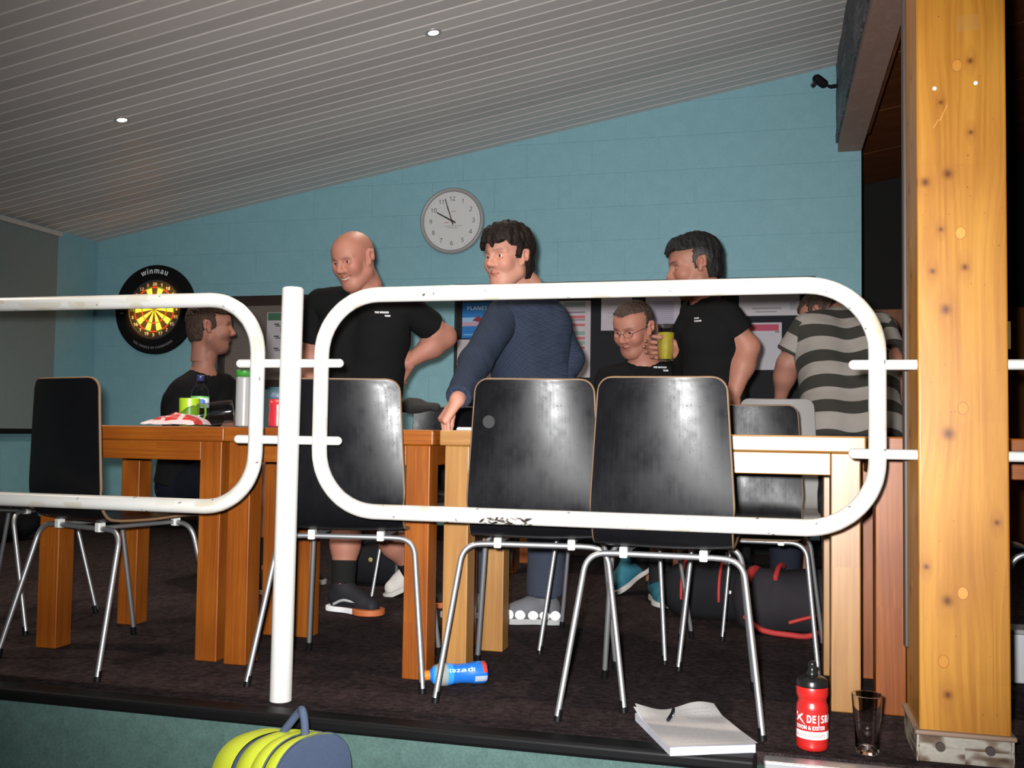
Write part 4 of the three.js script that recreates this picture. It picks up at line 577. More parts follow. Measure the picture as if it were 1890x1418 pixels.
// ---------------------------------------------------------------- on the back wall
const ZW = ZB + 0.0005;
{
  const R = 0.335, t = thing('dartboard', 'dartboard with a round black surround hanging on the blue wall', 'dartboard', V(-3.153, 1.617, ZW));
  const ring = lathe([[0.2262, 0.0], [0.2262, 0.036], [0.232, 0.041], [0.32, 0.041], [0.331, 0.036], [R, 0.026], [R, 0.0], [0.2262, 0.0]], 72); ring.rotateX(Math.PI / 2);
  part('surround', ring, phys({ color: lin(0.006, 0.006, 0.007), roughness: 0.8, specularIntensity: 0.3 }), t, 'black foam surround');
  const arcText = (x, str, r, a0, font, col, up) => { x.font = font; x.fillStyle = col; const w = [...str].map(c => x.measureText(c).width + 3); const tot = w.reduce((a, b) => a + b, 0); let a = a0 - (up ? 1 : -1) * tot / r / 2; for (let i = 0; i < str.length; i++) { a += (up ? 1 : -1) * w[i] / r / 2; x.save(); x.translate(512 + Math.cos(a) * r, 512 + Math.sin(a) * r); x.rotate(a + (up ? Math.PI / 2 : -Math.PI / 2)); x.textAlign = 'center'; x.fillText(str[i], 0, 0); x.restore(); a += (up ? 1 : -1) * w[i] / r / 2; } };
  const tx = canvas(1024, 1024, (x) => { x.clearRect(0, 0, 1024, 1024); arcText(x, 'winmau', 412, -Math.PI / 2, 'bold 84px sans-serif', '#e8e8e8', true); arcText(x, 'THE CHOICE OF CHAMPIONS', 452, Math.PI / 2, 'bold 36px sans-serif', '#8d8384', false); x.save(); x.translate(70, 560); x.rotate(0); x.fillStyle = '#8a8486'; x.font = 'bold 30px sans-serif'; x.fillText('win', 0, 0); x.restore(); });
  const rg = new THREE.RingGeometry(0.233, 0.325, 72, 1); const u = rg.attributes.uv, p = rg.attributes.position; for (let i = 0; i < p.count; i++) u.setXY(i, 0.5 + p.getX(i) / (2 * R), 0.5 + p.getY(i) / (2 * R));
  part('surround_print', at(rg, 0, 0, 0.0416), std({ map: tx, transparent: true, alphaTest: 0.35, roughness: 0.8 }), t, 'white lettering');
  const board = part('board', at(new THREE.CylinderGeometry(0.2255, 0.2255, 0.034, 64).rotateX(Math.PI / 2), 0, 0, 0.017), std({ color: lin(0.012, 0.012, 0.012), roughness: 0.85 }), t);
  // the twenty sectors, each ring of each sector its own inlay
  const cream = std({ color: lin(0.62, 0.47, 0.18), roughness: 0.95 }), blk = std({ color: lin(0.018, 0.016, 0.014), roughness: 0.95 }), red = std({ color: lin(0.42, 0.03, 0.02), roughness: 0.95 }), grn = std({ color: lin(0.03, 0.16, 0.05), roughness: 0.95 });
  const wedge = (r0, r1, i) => { const a0 = (i - 0.5) * Math.PI / 10 + Math.PI / 2; const s = new THREE.Shape(); s.absarc(0, 0, r1, a0 + 0.004, a0 + Math.PI / 10 - 0.004, false); s.absarc(0, 0, r0, a0 + Math.PI / 10 - 0.004, a0 + 0.004, true); const g = new THREE.ExtrudeGeometry(s, { depth: 0.0012, bevelEnabled: false, curveSegments: 5 }); g.translate(0, 0, 0.034); return g; };
  for (let i = 0; i < 20; i++) { const odd = i % 2; part('sector', mergeGeometries([wedge(0.017, 0.098, i), wedge(0.108, 0.161, i)]), odd ? cream : blk, board); part('scoring_ring', mergeGeometries([wedge(0.0985, 0.1075, i), wedge(0.1615, 0.1705, i)]), odd ? grn : red, board); }
  part('bull', at(new THREE.CylinderGeometry(0.016, 0.016, 0.0014, 28).rotateX(Math.PI / 2), 0, 0, 0.0347), grn, board); part('bullseye', at(new THREE.CylinderGeometry(0.0065, 0.0065, 0.002, 20).rotateX(Math.PI / 2), 0, 0, 0.0352), red, board);
  const wire = std({ color: lin(0.5, 0.5, 0.5), metalness: 0.9, roughness: 0.35 }); part('number_ring', at(new THREE.TorusGeometry(0.213, 0.0016, 6, 64), 0, 0, 0.037), wire, board);
  const nums = [20, 5, 12, 9, 14, 11, 8, 16, 7, 19, 3, 17, 2, 15, 10, 6, 13, 4, 18, 1]; const nt = canvas(512, 512, (x) => { x.clearRect(0, 0, 512, 512); x.fillStyle = '#b9b4ae'; x.font = 'bold 40px sans-serif'; x.textAlign = 'center'; x.textBaseline = 'middle'; nums.forEach((n, i) => { const a = -Math.PI / 2 - i * Math.PI / 10; x.fillText(String(n), 256 + Math.cos(a) * 216, 256 + Math.sin(a) * 216); }); });
  const ng = new THREE.RingGeometry(0.174, 0.21, 64, 1); { const uu = ng.attributes.uv, pp = ng.attributes.position; for (let i = 0; i < pp.count; i++) uu.setXY(i, 0.5 + pp.getX(i) / 0.4512, 0.5 + pp.getY(i) / 0.4512); }
  part('numbers', at(ng, 0, 0, 0.0352), std({ map: nt, transparent: true, alphaTest: 0.35, roughness: 0.6 }), board);
  // warm spot of unseen source, set at the left downlight to light the dartboard
  const s = new THREE.SpotLight(0xffb648, DART_SPOT, 0, D2(5.6), 0.75, 2); s.position.set(-2.137, 2.385, -2.117); s.target.position.set(-3.165, 1.605, ZB); s.castShadow = true; s.shadow.radius = 1.2; scene.add(s, s.target);
}
{
  const R = 0.232, t = thing('wall_clock', 'round grey-rimmed wall clock showing three minutes to ten', 'clock', V(-0.836, 2.194, ZW));
  const rim = lathe([[R - 0.03, 0.022], [R - 0.026, 0.036], [R - 0.014, 0.042], [R - 0.004, 0.036], [R, 0.02], [R - 0.003, 0.0], [R - 0.03, 0.0]], 72); rim.rotateX(Math.PI / 2); part('rim', rim, std({ color: lin(0.34, 0.33, 0.325), roughness: 0.45, metalness: 0.1 }), t);
  const face = canvas(1024, 1024, (x) => { x.fillStyle = '#d2d0ce'; x.fillRect(0, 0, 1024, 1024); x.fillStyle = '#2e2c2c'; x.textAlign = 'center'; x.textBaseline = 'middle'; x.font = '104px sans-serif'; for (let h = 1; h <= 12; h++) { const a = h * Math.PI / 6 - Math.PI / 2; x.fillText(String(h), 512 + Math.cos(a) * 388, 512 + Math.sin(a) * 388); } for (let m = 0; m < 60; m++) { const a = m * Math.PI / 30; x.lineWidth = m % 5 ? 3 : 7; x.strokeStyle = '#4a4848'; x.beginPath(); x.moveTo(512 + Math.cos(a) * 462, 512 + Math.sin(a) * 462); x.lineTo(512 + Math.cos(a) * 478, 512 + Math.sin(a) * 478); x.stroke(); } x.fillStyle = '#8f8b8c'; x.fillRect(360, 596, 330, 8); x.fillRect(420, 630, 200, 8); x.fillStyle = '#b98a84'; x.fillRect(370, 530, 80, 16); x.fillStyle = '#8d8886'; x.fillRect(490, 340, 90, 10); });
  const fg = new THREE.CircleGeometry(R - 0.027, 64); part('face', at(fg, 0, 0, 0.022), std({ map: face, roughness: 0.7 }), t);
  const hm = std({ color: lin(0.012, 0.012, 0.012), roughness: 0.5 });
  const hand = (a, l, w, z) => { const s = new THREE.Shape(); s.moveTo(-w / 2, -0.03); s.lineTo(w / 2, -0.03); s.lineTo(w * 0.35, l); s.lineTo(-w * 0.35, l); const g = new THREE.ExtrudeGeometry(s, { depth: 0.0015, bevelEnabled: false }); g.rotateZ(-a); g.translate(0, 0, z); return g; };
  part('hour_hand', hand(D2(299), 0.125, 0.011, 0.026), hm, t); part('minute_hand', hand(D2(342), 0.163, 0.008, 0.0285), hm, t);
  const hub = part('hub', at(new THREE.CylinderGeometry(0.008, 0.008, 0.008, 18).rotateX(Math.PI / 2), 0, 0, 0.028), hm, t); part('second_hand', hand(D2(340), 0.10, 0.0022, 0.031), std({ color: lin(0.4, 0.02, 0.02), roughness: 0.5 }), hub, 'red second hand');
}
// notice boards and their papers
const paperMat = (w, h, draw) => std({ map: canvas(w, h, draw), roughness: 0.85 });
function sheet(name, label, cat, x0, y0, x1, y1, z, mat, group) { const w = x1 - x0, h = y1 - y0; const g = new THREE.PlaneGeometry(w, h, 6, 6), p = g.attributes.position; for (let i = 0; i < p.count; i++) { const u = p.getX(i) / w, v = p.getY(i) / h; p.setZ(i, 0.004 * (u * u + (v - 0.5) * (v - 0.5)) * (0.5 - v)); } g.computeVertexNormals(); const b = g.clone(); const q = b.index; for (let i = 0; i < q.count; i += 3) { const t = q.getX(i); q.setX(i, q.getX(i + 1)); q.setX(i + 1, t); } b.translate(0, 0, -0.0006); b.computeVertexNormals(); const m = solid(name, mergeGeometries([g, b]), mat, label, cat, group); m.position.set((x0 + x1) / 2, (y0 + y1) / 2, z + 0.0014); return m; }
{
  const t = thing('notice_board', 'grey-brown pinboard with a dark wooden frame behind the left seated man', 'notice board', V(-2.19, 1.368, ZW));
  const W = 0.80, H = 0.60; part('panel', at(box(W, H, 0.014, 0.001), 0, 0, 0.008), std({ map: speck(501, [98, 88, 82], [116, 106, 98], [4, 4], 1), roughness: 0.95 }), t);
  const fm = std({ color: lin(0.028, 0.016, 0.013), roughness: 0.5 });
  part('frame', mergeGeometries([at(box(W + 0.05, 0.072, 0.028, 0.004), 0, H / 2, 0.015), at(box(W + 0.05, 0.05, 0.028, 0.004), 0, -H / 2, 0.015), at(box(0.05, H, 0.028, 0.004), -W / 2, 0, 0.015), at(box(0.05, H, 0.028, 0.004), W / 2, 0, 0.015)]), fm, t);
}
const PL = V(-2.23, 1.581, -3.95), PLb = V(-1.932, 1.207, -3.95);
sheet('poster', 'poster with a green heading on the framed pinboard beside the railing post', 'poster', PL.x, PLb.y, PLb.x, PL.y, ZW + 0.0156, paperMat(256, 384, (x) => { x.fillStyle = '#b7b0b4'; x.fillRect(0, 0, 256, 384); x.fillStyle = '#41684f'; x.fillRect(6, 4, 244, 56); x.fillStyle = '#2c3a34'; for (let i = 0; i < 3; i++) { x.fillRect(50, 84 + i * 90, 34, 9); x.fillRect(60, 98 + i * 90, 40, 7); } x.fillStyle = '#8d4b39'; x.beginPath(); x.ellipse(130, 130, 38, 54, 0, 0, 7); x.fill(); }));
{
  const a = V(-0.797, 1.742, -3.96), b = V(1.557, 0.91, -3.96); const W = b.x - a.x, H = a.y - b.y; const t = thing('notice_board', 'long black notice board covered with papers behind the woman and the two men', 'notice board', V((a.x + b.x) / 2, (a.y + b.y) / 2, ZW));
  part('panel', at(box(W, H, 0.016, 0.002), 0, 0, 0.008), std({ map: speck(503, [24, 24, 28], [32, 32, 36], [5, 5], 1), roughness: 0.95 }), t);
  const fm = std({ color: lin(0.008, 0.008, 0.009), roughness: 0.6 }); for (const s of [1, -1]) part('frame_rail', at(box(W + 0.02, 0.018, 0.022, 0.003), 0, s * H / 2, 0.012), fm, t); for (const s of [1, -1]) part('frame_stile', at(box(0.018, H, 0.022, 0.003), s * W / 2, 0, 0.012), fm, t);
}
const ZP = ZW + 0.0166;
function pinned(name, label, cat, A, B, mat, group) { return sheet(name, label, cat, A.x, B.y, B.x, A.y, ZP, mat, group); }
pinned('poster', 'blue poster with white heading and pale band at the left of the black notice board', 'poster', V(-0.75, 1.676, -3.95), V(-0.525, 1.38, -3.95), paperMat(256, 360, (x) => { x.fillStyle = '#26343c'; x.fillRect(0, 0, 256, 70); x.fillStyle = '#5a6a70'; x.fillRect(80, 8, 80, 44); x.fillStyle = '#2470b4'; x.fillRect(0, 66, 256, 300); x.fillStyle = '#c2d2dc'; x.font = 'bold 46px sans-serif'; x.fillText('PLANET', 34, 126); x.fillStyle = '#8fb2d0'; x.fillRect(0, 188, 256, 40); x.fillStyle = '#b48fa0'; x.fillRect(0, 226, 256, 34); x.fillStyle = '#7c3440'; x.beginPath(); x.moveTo(80, 214); x.lineTo(130, 172); x.lineTo(180, 214); x.lineTo(130, 226); x.fill(); x.fillStyle = '#6fa6d2'; x.fillRect(12, 326, 232, 10); }));
const blank = (tone, lines) => paperMat(256, 256, (x) => { x.fillStyle = tone; x.fillRect(0, 0, 256, 256); x.fillStyle = 'rgba(120,112,116,0.55)'; for (const [a, b, w, h] of lines) x.fillRect(a, b, w, h || 5); });
pinned('paper', 'plain pale sheet pinned under the blue poster', 'paper', V(-0.783, 1.371, -3.95), V(-0.533, 1.166, -3.95), blank('#b3a9ae', [[60, 40, 130], [60, 56, 90]]));
pinned('paper', 'pale sheet at the bottom left of the black notice board, beside the woman\'s forearm', 'paper', V(-0.779, 1.144, -3.95), V(-0.53, 0.96, -3.95), blank('#b3a9ae', [[40, 60, 150]]));
pinned('wall_chart', 'tall narrow chart with red, green and grey bars behind the woman\'s elbow', 'chart', V(-0.078, 1.623, -3.95), V(0.141, 1.111, -3.95), paperMat(256, 620, (x) => { x.fillStyle = '#b4adb2'; x.fillRect(0, 0, 256, 620); const b = (y, h, c) => { x.fillStyle = c; x.fillRect(44, y, 168, h); }; b(10, 40, '#83938d'); b(88, 12, '#77747a'); b(120, 24, '#b3646a'); b(150, 10, '#77747a'); b(186, 20, '#b8666a'); b(248, 30, '#82968a'); b(292, 22, '#b8666a'); b(326, 30, '#82968a'); b(370, 22, '#b8666a'); x.fillStyle = '#5e5a60'; for (let i = 0; i < 5; i++) x.fillRect(150, 420 + i * 30, 40, 14); }));
pinned('paper', 'pale sheet with a faint printed block, left of the seated man with glasses', 'paper', V(0.211, 1.646, -3.95), V(0.414, 1.421, -3.95), blank('#b2aab0', [[54, 60, 150, 4], [54, 120, 120, 6], [54, 150, 130, 4]]));
pinned('paper', 'large pale sheet with a grey table, above the raised yellow drink', 'paper', V(0.504, 1.637, -3.95), V(0.731, 1.34, -3.95), paperMat(256, 320, (x) => { x.fillStyle = '#b2aab2'; x.fillRect(0, 0, 256, 320); x.fillStyle = 'rgba(140,136,160,0.35)'; x.fillRect(50, 30, 160, 230); x.fillStyle = 'rgba(90,90,110,0.4)'; for (let i = 0; i < 14; i++) x.fillRect(60, 40 + i * 15, 140, 4); }));
pinned('paper', 'narrow pale sheet with a violet edge, against the grey-haired man\'s chest', 'paper', V(0.784, 1.628, -3.95), V(0.868, 1.486, -3.95), blank('#b4aec0', [[30, 40, 90]]));
pinned('paper', 'wide white sheet with two lines of print, right of the grey-haired man\'s sleeve', 'paper', V(1.099, 1.635, -3.95), V(1.471, 1.504, -3.95), paperMat(512, 160, (x) => { x.fillStyle = '#b9b3b6'; x.fillRect(0, 0, 512, 160); x.fillStyle = 'rgba(110,104,108,0.6)'; x.fillRect(110, 96, 250, 12); x.fillRect(140, 124, 180, 9); x.fillStyle = 'rgba(150,146,150,0.6)'; x.fillRect(430, 50, 60, 70); }));
pinned('paper', 'white sheet with a red heading between the grey-haired man and the striped shirt', 'paper', V(1.133, 1.461, -3.95), V(1.363, 1.16, -3.95), paperMat(256, 320, (x) => { x.fillStyle = '#b9b4ba'; x.fillRect(0, 0, 256, 320); x.fillStyle = '#b24c60'; x.fillRect(20, 12, 216, 44); x.fillStyle = 'rgba(60,50,60,0.5)'; x.fillRect(210, 58, 30, 10); }));
pinned('paper', 'small white sheet low on the board beside the striped sleeve', 'paper', V(1.426, 1.255, -3.95), V(1.524, 1.173, -3.95), blank('#b9b4b8', []));
// socket on the blue wall low at the left
{ const p = V(-3.289, 0.265, -3.96); const t = thing('wall_socket', 'dark double socket low on the blue wall under the left table', 'socket', V(p.x, p.y, ZW)); part('plate', at(box(0.10, 0.05, 0.012, 0.004), 0, 0, 0.006), M.nearBlack, t); for (const s of [-1, 1]) part('rocker_switch', at(box(0.014, 0.02, 0.008, 0.002), s * 0.025, 0.006, 0.014), std({ color: lin(0.06, 0.05, 0.05), roughness: 0.4 }), t); }
// security camera by the beam
{ const p = V(1.588, 2.938, -3.8); const t = thing('security_camera', 'small black camera on a bracket near the top end of the blue wall', 'camera', p); const a = V(0, 0, 0); const body = new THREE.CapsuleGeometry(0.028, 0.05, 6, 18); body.rotateZ(1.05); body.rotateY(0.5); part('housing', body, M.nearBlack, t); part('lens', at(new THREE.CylinderGeometry(0.02, 0.022, 0.02, 20).rotateZ(1.05).rotateY(0.5), -0.038, -0.022, 0.018), std({ color: lin(0.02, 0.02, 0.025), roughness: 0.1 }), t); const e = V(1.693 - p.x, -0.035, 0.0); part('bracket', mergeGeometries([rod(V(0.02, -0.012, 0), V(e.x * 0.55, -0.04, 0), 0.009), rod(V(e.x * 0.55, -0.04, 0), e, 0.012)]), M.nearBlack, t); part('mount_plate', at(box(0.01, 0.07, 0.05, 0.003), e.x, e.y, 0), M.nearBlack, t); }

// ---------------------------------------------------------------- on the tables
const TT = 0.7505; const onT = p => V(p.x, TT, p.z);
const clear = (c = 0xffffff, t = 0) => phys({ color: c, transmission: 1, roughness: 0.04, ior: 1.45, thickness: t });
{
  const t = thing('plastic_cup', 'lime green plastic cup on the left table', 'cup', onT(V(-0.708, 0.783, -0.62)));
  const m = phys({ color: lin(0.30, 0.46, 0.015), roughness: 0.35, clearcoat: 0.4 }); part('cup_wall', lathe([[0.0, 0.004], [0.031, 0.004], [0.0325, 0.03], [0.0345, 0.098], [0.0355, 0.1], [0.0362, 0.098], [0.0345, 0.03], [0.033, 0.0], [0, 0]], 36), m, t); part('handle', tube([V(-0.032, 0.075, 0), V(-0.052, 0.074, 0), V(-0.056, 0.045, 0), V(-0.046, 0.02, 0), V(-0.031, 0.02, 0)], 0.0045, 24, 8).rotateY(-2.4), m, t);
}
{ const t = thing('water_bottle', 'clear plastic water bottle standing behind the green cup', 'bottle', onT(V(-0.742, 0.765, -0.74)));
  part('bottle_body', lathe([[0.0, 0], [0.03, 0.002], [0.033, 0.01], [0.031, 0.03], [0.033, 0.06], [0.031, 0.085], [0.033, 0.11], [0.028, 0.135], [0.016, 0.155], [0.0125, 0.16], [0.0125, 0.172]], 32), clear(0xe8f0f4), t); part('bottle_cap', lathe([[0, 0.19], [0.0135, 0.19], [0.0145, 0.186], [0.0145, 0.168], [0, 0.168]], 24), std({ color: lin(0.02, 0.025, 0.09), roughness: 0.4 }), t, 'dark blue cap'); part('paper_label', new THREE.CylinderGeometry(0.0336, 0.0336, 0.042, 32, 1, true).translate(0, 0.09, 0), std({ map: canvas(256, 64, (x) => { x.fillStyle = '#c9d4d8'; x.fillRect(0, 0, 256, 64); x.fillStyle = '#3b62b0'; for (let i = 0; i < 4; i++) { x.beginPath(); x.ellipse(32 + i * 64, 34, 16, 18, 0, 0, 7); x.fill(); } x.fillStyle = '#58a052'; x.fillRect(0, 0, 256, 10); }), roughness: 0.5, side: THREE.DoubleSide }), t); }
{ const p = V(-0.604, 0.779, -0.56); const t = thing('empty_bottle', 'empty clear bottle lying on the left table by the crisp packet', 'bottle', V(p.x, TT, p.z)); t.scale.setScalar(1.3); const g = lathe([[0.0, -0.075], [0.028, -0.073], [0.031, -0.066], [0.031, 0.02], [0.026, 0.045], [0.013, 0.066], [0.012, 0.082]], 32); g.rotateZ(Math.PI / 2 + 0.15); g.rotateY(0.5); g.translate(0, 0.032, 0); part('bottle_body', g, clear(0xdfe8ec), t); const n = lathe([[0.0122, 0.074], [0.0138, 0.076], [0.0138, 0.079], [0.0122, 0.081]], 24); n.rotateZ(Math.PI / 2 + 0.15); n.rotateY(0.5); n.translate(0, 0.032, 0); part('neck_ring', n, clear(0xdfe8ec), t); }
{ // crumpled packet
  const a = V(-0.629, 0.759, -0.42); const g = new THREE.PlaneGeometry(0.19, 0.13, 36, 24); g.rotateX(-Math.PI / 2); const p = g.attributes.position; for (let i = 0; i < p.count; i++) { const x = p.getX(i), z = p.getZ(i); const e = clamp01(1 - Math.max(Math.abs(x) / 0.095, Math.abs(z) / 0.065)); p.setY(i, 0.003 + 0.046 * Math.sqrt(e) * (0.55 + 0.45 * clamp01((x + 0.1) / 0.16)) + 0.006 * n3(x * 50 + 9, 3, z * 50 + 9)); } g.computeVertexNormals();
  const tx = canvas(256, 192, (x) => { x.fillStyle = '#b9a8a8'; x.fillRect(0, 0, 256, 192); x.fillStyle = '#b01e18'; x.fillRect(50, 84, 40, 90); x.fillRect(110, 70, 60, 110); x.fillRect(196, 90, 60, 90); x.fillStyle = '#7c1512'; x.fillRect(92, 92, 18, 70); }); const under = g.clone(); under.scale(1, 0.02, 1); const t = thing('crisp_packet', 'crumpled red and white packet on the front of the left table', 'packet', onT(a)); t.rotation.y = 0.1; part('packet', g, phys({ map: tx, roughness: 0.35, side: THREE.DoubleSide, clearcoat: 0.3 }), t); part('packet_underside', under, std({ color: lin(0.5, 0.48, 0.48), side: THREE.DoubleSide, roughness: 0.6 }), t); }
{ const t = thing('shaker_bottle', 'tall frosted bottle with a green lid on the left table', 'bottle', onT(V(-0.492, 0.755, -0.62)));
  part('bottle_body', lathe([[0, 0.001], [0.026, 0.001], [0.029, 0.006], [0.029, 0.17], [0.0285, 0.178], [0, 0.178]], 32), phys({ color: lin(0.36, 0.36, 0.36), roughness: 0.22, transmission: 0.25, thickness: 0.03, clearcoat: 0.5 }), t, 'frosted body'); part('bottle_lid', lathe([[0, 0.2], [0.028, 0.2], [0.03, 0.197], [0.03, 0.176], [0, 0.176]], 32), std({ color: lin(0.035, 0.22, 0.03), roughness: 0.4 }), t, 'green lid'); }
{ const t = thing('sports_bottle', 'red bottle with a blue-grey lid half hidden by the railing post', 'bottle', onT(V(-0.36, 0.751, -0.62)));
  part('bottle_body', lathe([[0, 0.001], [0.029, 0.001], [0.032, 0.006], [0.032, 0.05], [0.029, 0.062], [0.032, 0.075], [0.031, 0.098], [0, 0.1]], 32), phys({ color: lin(0.42, 0.02, 0.03), roughness: 0.3, clearcoat: 0.5 }), t); part('dark_band', new THREE.CylinderGeometry(0.0324, 0.0324, 0.036, 32, 1, true, 2.6, 1.6).translate(0, 0.026, 0), M.nearBlack, t); part('bottle_lid', lathe([[0, 0.122], [0.018, 0.122], [0.027, 0.114], [0.031, 0.098], [0, 0.098]], 32), std({ color: lin(0.09, 0.13, 0.19), roughness: 0.4 }), t, 'blue-grey lid'); }
{ const t = thing('magazine', 'thin magazine under the woman\'s hand on the long table', 'magazine', V(0.46, TT, -0.53)); t.rotation.y = 0.12; part('cover', at(box(0.21, 0.006, 0.28, 0.001), 0, 0.003, 0), std({ color: lin(0.42, 0.40, 0.42), roughness: 0.5 }), t); part('pages', at(box(0.206, 0.003, 0.276, 0.0005), 0, 0.0078, 0), std({ map: canvas(256, 256, (x) => { x.fillStyle = '#a8a0a6'; x.fillRect(0, 0, 256, 256); x.fillStyle = '#b98f94'; x.fillRect(20, 20, 100, 80); x.fillStyle = '#8390a8'; x.fillRect(130, 120, 100, 110); }), roughness: 0.5 }), t); }
// raised pint of yellow drink
{ const p = V(0.853, 1.141, -1.865); const t = thing('pint_glass', 'pint glass of yellow drink raised in front of the notice board', 'glass', V(p.x, p.y - 0.075, p.z));
  t.scale.setScalar(1.07); part('glass', lathe([[0, 0], [0.030, 0], [0.0315, 0.004], [0.0385, 0.152], [0.0365, 0.152], [0.0292, 0.008], [0, 0.008]], 40), phys({ transmission: 1, roughness: 0.03, thickness: 0.003, ior: 1.45 }), t); part('drink', lathe([[0, 0.0085], [0.0288, 0.0085], [0.0346, 0.118], [0, 0.118]], 40), phys({ color: lin(0.55, 0.45, 0.04), roughness: 0.25, transmission: 0.2, thickness: 0.05, attenuationColor: lin(0.8, 0.65, 0.05), attenuationDistance: 0.05 }), t, 'yellow drink'); }
// jacket lying over the far chair
{ const c = V(-0.292, 0.857, -1.93); const f = blend([cone(V(-0.10, 0.0, 0), V(0.06, 0.004, 0), 0.028, 0.02), cone(V(-0.06, 0.012, 0.01), V(-0.02, 0.012, 0.0), 0.03, 0.026)], 0.03); const g = netMesh((x, y, z) => f(x, y, z) + 0.012 * (n3(x * 30, y * 30, z * 30) - 0.5), V(-0.17, -0.3, -0.12), V(0.13, 0.08, 0.1), 0.007); const m = solid('jacket', g, M.dark, 'dark jacket hung over the chair between the bald man and the woman', 'jacket'); m.position.copy(c); }

// ---------------------------------------------------------------- on the floor and the platform edge
{ // pad of papers with pen
  const t = thing('paper_pad', 'thick pad of handwritten papers lying on the edge of the platform', 'papers', V(1.118, 0.001, -0.012)); t.rotation.y = D2(24);
  const sheetG = (y, w, d, lift) => { const g = new THREE.PlaneGeometry(w, d, 24, 24); g.rotateX(-Math.PI / 2); const p = g.attributes.position; for (let i = 0; i < p.count; i++) { const x = p.getX(i) / w, z = p.getZ(i) / d; p.setY(i, y + lift * (Math.max(0, -z - 0.28) * 0.07 * (0.6 + 0.5 * Math.sin(x * 7 - 0.6)) + 0.008 * Math.max(0, Math.abs(x) - 0.4))); } g.computeVertexNormals(); return g; };
  const writing = canvas(512, 700, (x) => { x.fillStyle = '#a8a4a2'; x.fillRect(0, 0, 512, 700); x.strokeStyle = 'rgba(70,68,76,0.5)'; x.lineWidth = 2; for (let l = 0; l < 17; l++) { let px = 50; const y = 70 + l * 36; x.beginPath(); x.moveTo(px, y); while (px < (l % 4 === 3 ? 300 : 450)) { px += rr(3, 10); x.lineTo(px, y + rr(-7, 7)); if (rnd() < 0.16) { px += 12; x.moveTo(px, y); } } x.stroke(); } });
  const pm = std({ color: lin(0.46, 0.46, 0.50), roughness: 0.8 });
  part('paper_stack', at(box(0.21, 0.02, 0.287, 0.001), 0, 0.010, 0), pm, t);
  for (let i = 0; i < 3; i++) { const g = sheetG(0.0212 + i * 0.0012, 0.214, 0.292, 0.5 + i * 0.35); g.rotateY(rr(-0.03, 0.03)); const b = g.clone(); b.translate(0, -0.0004, 0); const q = b.index; for (let k = 0; k < q.count; k += 3) { const a = q.getX(k); q.setX(k, q.getX(k + 1)); q.setX(k + 1, a); } b.computeVertexNormals(); part('sheet', mergeGeometries([g, b]), i === 2 ? std({ map: writing, roughness: 0.85 }) : pm, t); }
}
{ const a = V(1.045, 0.036, -0.085), b = V(1.072, 0.050, -0.14); const t = thing('pen', 'black pen lying on the pad of papers', 'pen', V(0, 0, 0)); const A = V(1.056, 0.002, -0.03), B = V(1.06, 0.027, -0.1); const d = B.clone().sub(A).normalize(); A.y = Math.max(A.y, 0.03); part('barrel', rod(A, B, 0.0046, 0.0048), M.nearBlack, t); part('pen_cap', rod(B, B.clone().addScaledVector(d, 0.022), 0.0052, 0.004), M.nearBlack, t); part('pocket_clip', rod(B.clone().add(V(0.004, 0.003, 0.003)), lerp(A, B, 0.6).add(V(0.006, 0.003, 0.003)), 0.0014), M.chrome, t); }
{ // red club bottle
  const t = thing('sports_bottle', 'red squeeze bottle with a black lid and white print at the platform edge', 'bottle', V(1.402, 0.0005, 0.0)); const r = 0.0375;
  part('bottle_body', lathe([[0, 0], [r - 0.006, 0], [r - 0.001, 0.006], [r, 0.014], [r, 0.098], [r - 0.001, 0.106], [r - 0.004, 0.112], [r - 0.004, 0.12], [r - 0.001, 0.127], [r, 0.133], [r, 0.145], [r - 0.002, 0.153], [0.03, 0.156]], 48), phys({ color: lin(0.42, 0.014, 0.012), roughness: 0.32, clearcoat: 0.4, clearcoatRoughness: 0.2 }), t, 'red squeeze body');
  part('bottle_lid', lathe([[0, 0.176], [0.018, 0.174], [0.031, 0.169], [0.036, 0.164], [0.0372, 0.152], [0.0372, 0.150], [0, 0.150]], 40), phys({ color: lin(0.01, 0.01, 0.01), roughness: 0.25 }), t, 'black lid'); part('spout', lathe([[0, 0.208], [0.0085, 0.207], [0.0105, 0.2], [0.008, 0.194], [0.0095, 0.186], [0.014, 0.18], [0.015, 0.172], [0, 0.172]], 28), phys({ color: lin(0.01, 0.01, 0.01), roughness: 0.25 }), t, 'black spout');
  const tx = canvas(1024, 512, (x) => { x.clearRect(0, 0, 1024, 512); x.fillStyle = '#eceaea'; x.font = 'bold 178px sans-serif'; x.fillText('DE|SRA', 300, 172); // runner mark
    x.beginPath(); x.moveTo(30, 40); x.lineTo(92, 90); x.lineTo(200, 30); x.lineTo(226, 44); x.lineTo(150, 104); x.lineTo(216, 150); x.lineTo(282, 214); x.lineTo(196, 168); x.lineTo(118, 122); x.lineTo(60, 168); x.lineTo(20, 172); x.lineTo(76, 108); x.fill(); x.beginPath(); x.arc(46, 44, 24, 0, 7); x.fill();
    x.font = 'bold 88px sans-serif'; x.fillText('DEVON & EXETER', 20, 286); x.fillRect(0, 318, 1024, 130); x.fillStyle = '#a06a6a'; x.font = 'bold 76px sans-serif'; x.fillText('SQUASH & RACKETS', 30, 414); });
  part('print', new THREE.CylinderGeometry(r + 0.0004, r + 0.0004, 0.072, 40, 1, true, -1.25, 2.9).translate(0, 0.058, 0), std({ map: tx, transparent: true, alphaTest: 0.4, roughness: 0.4, side: THREE.DoubleSide }), t, 'white club print'); }
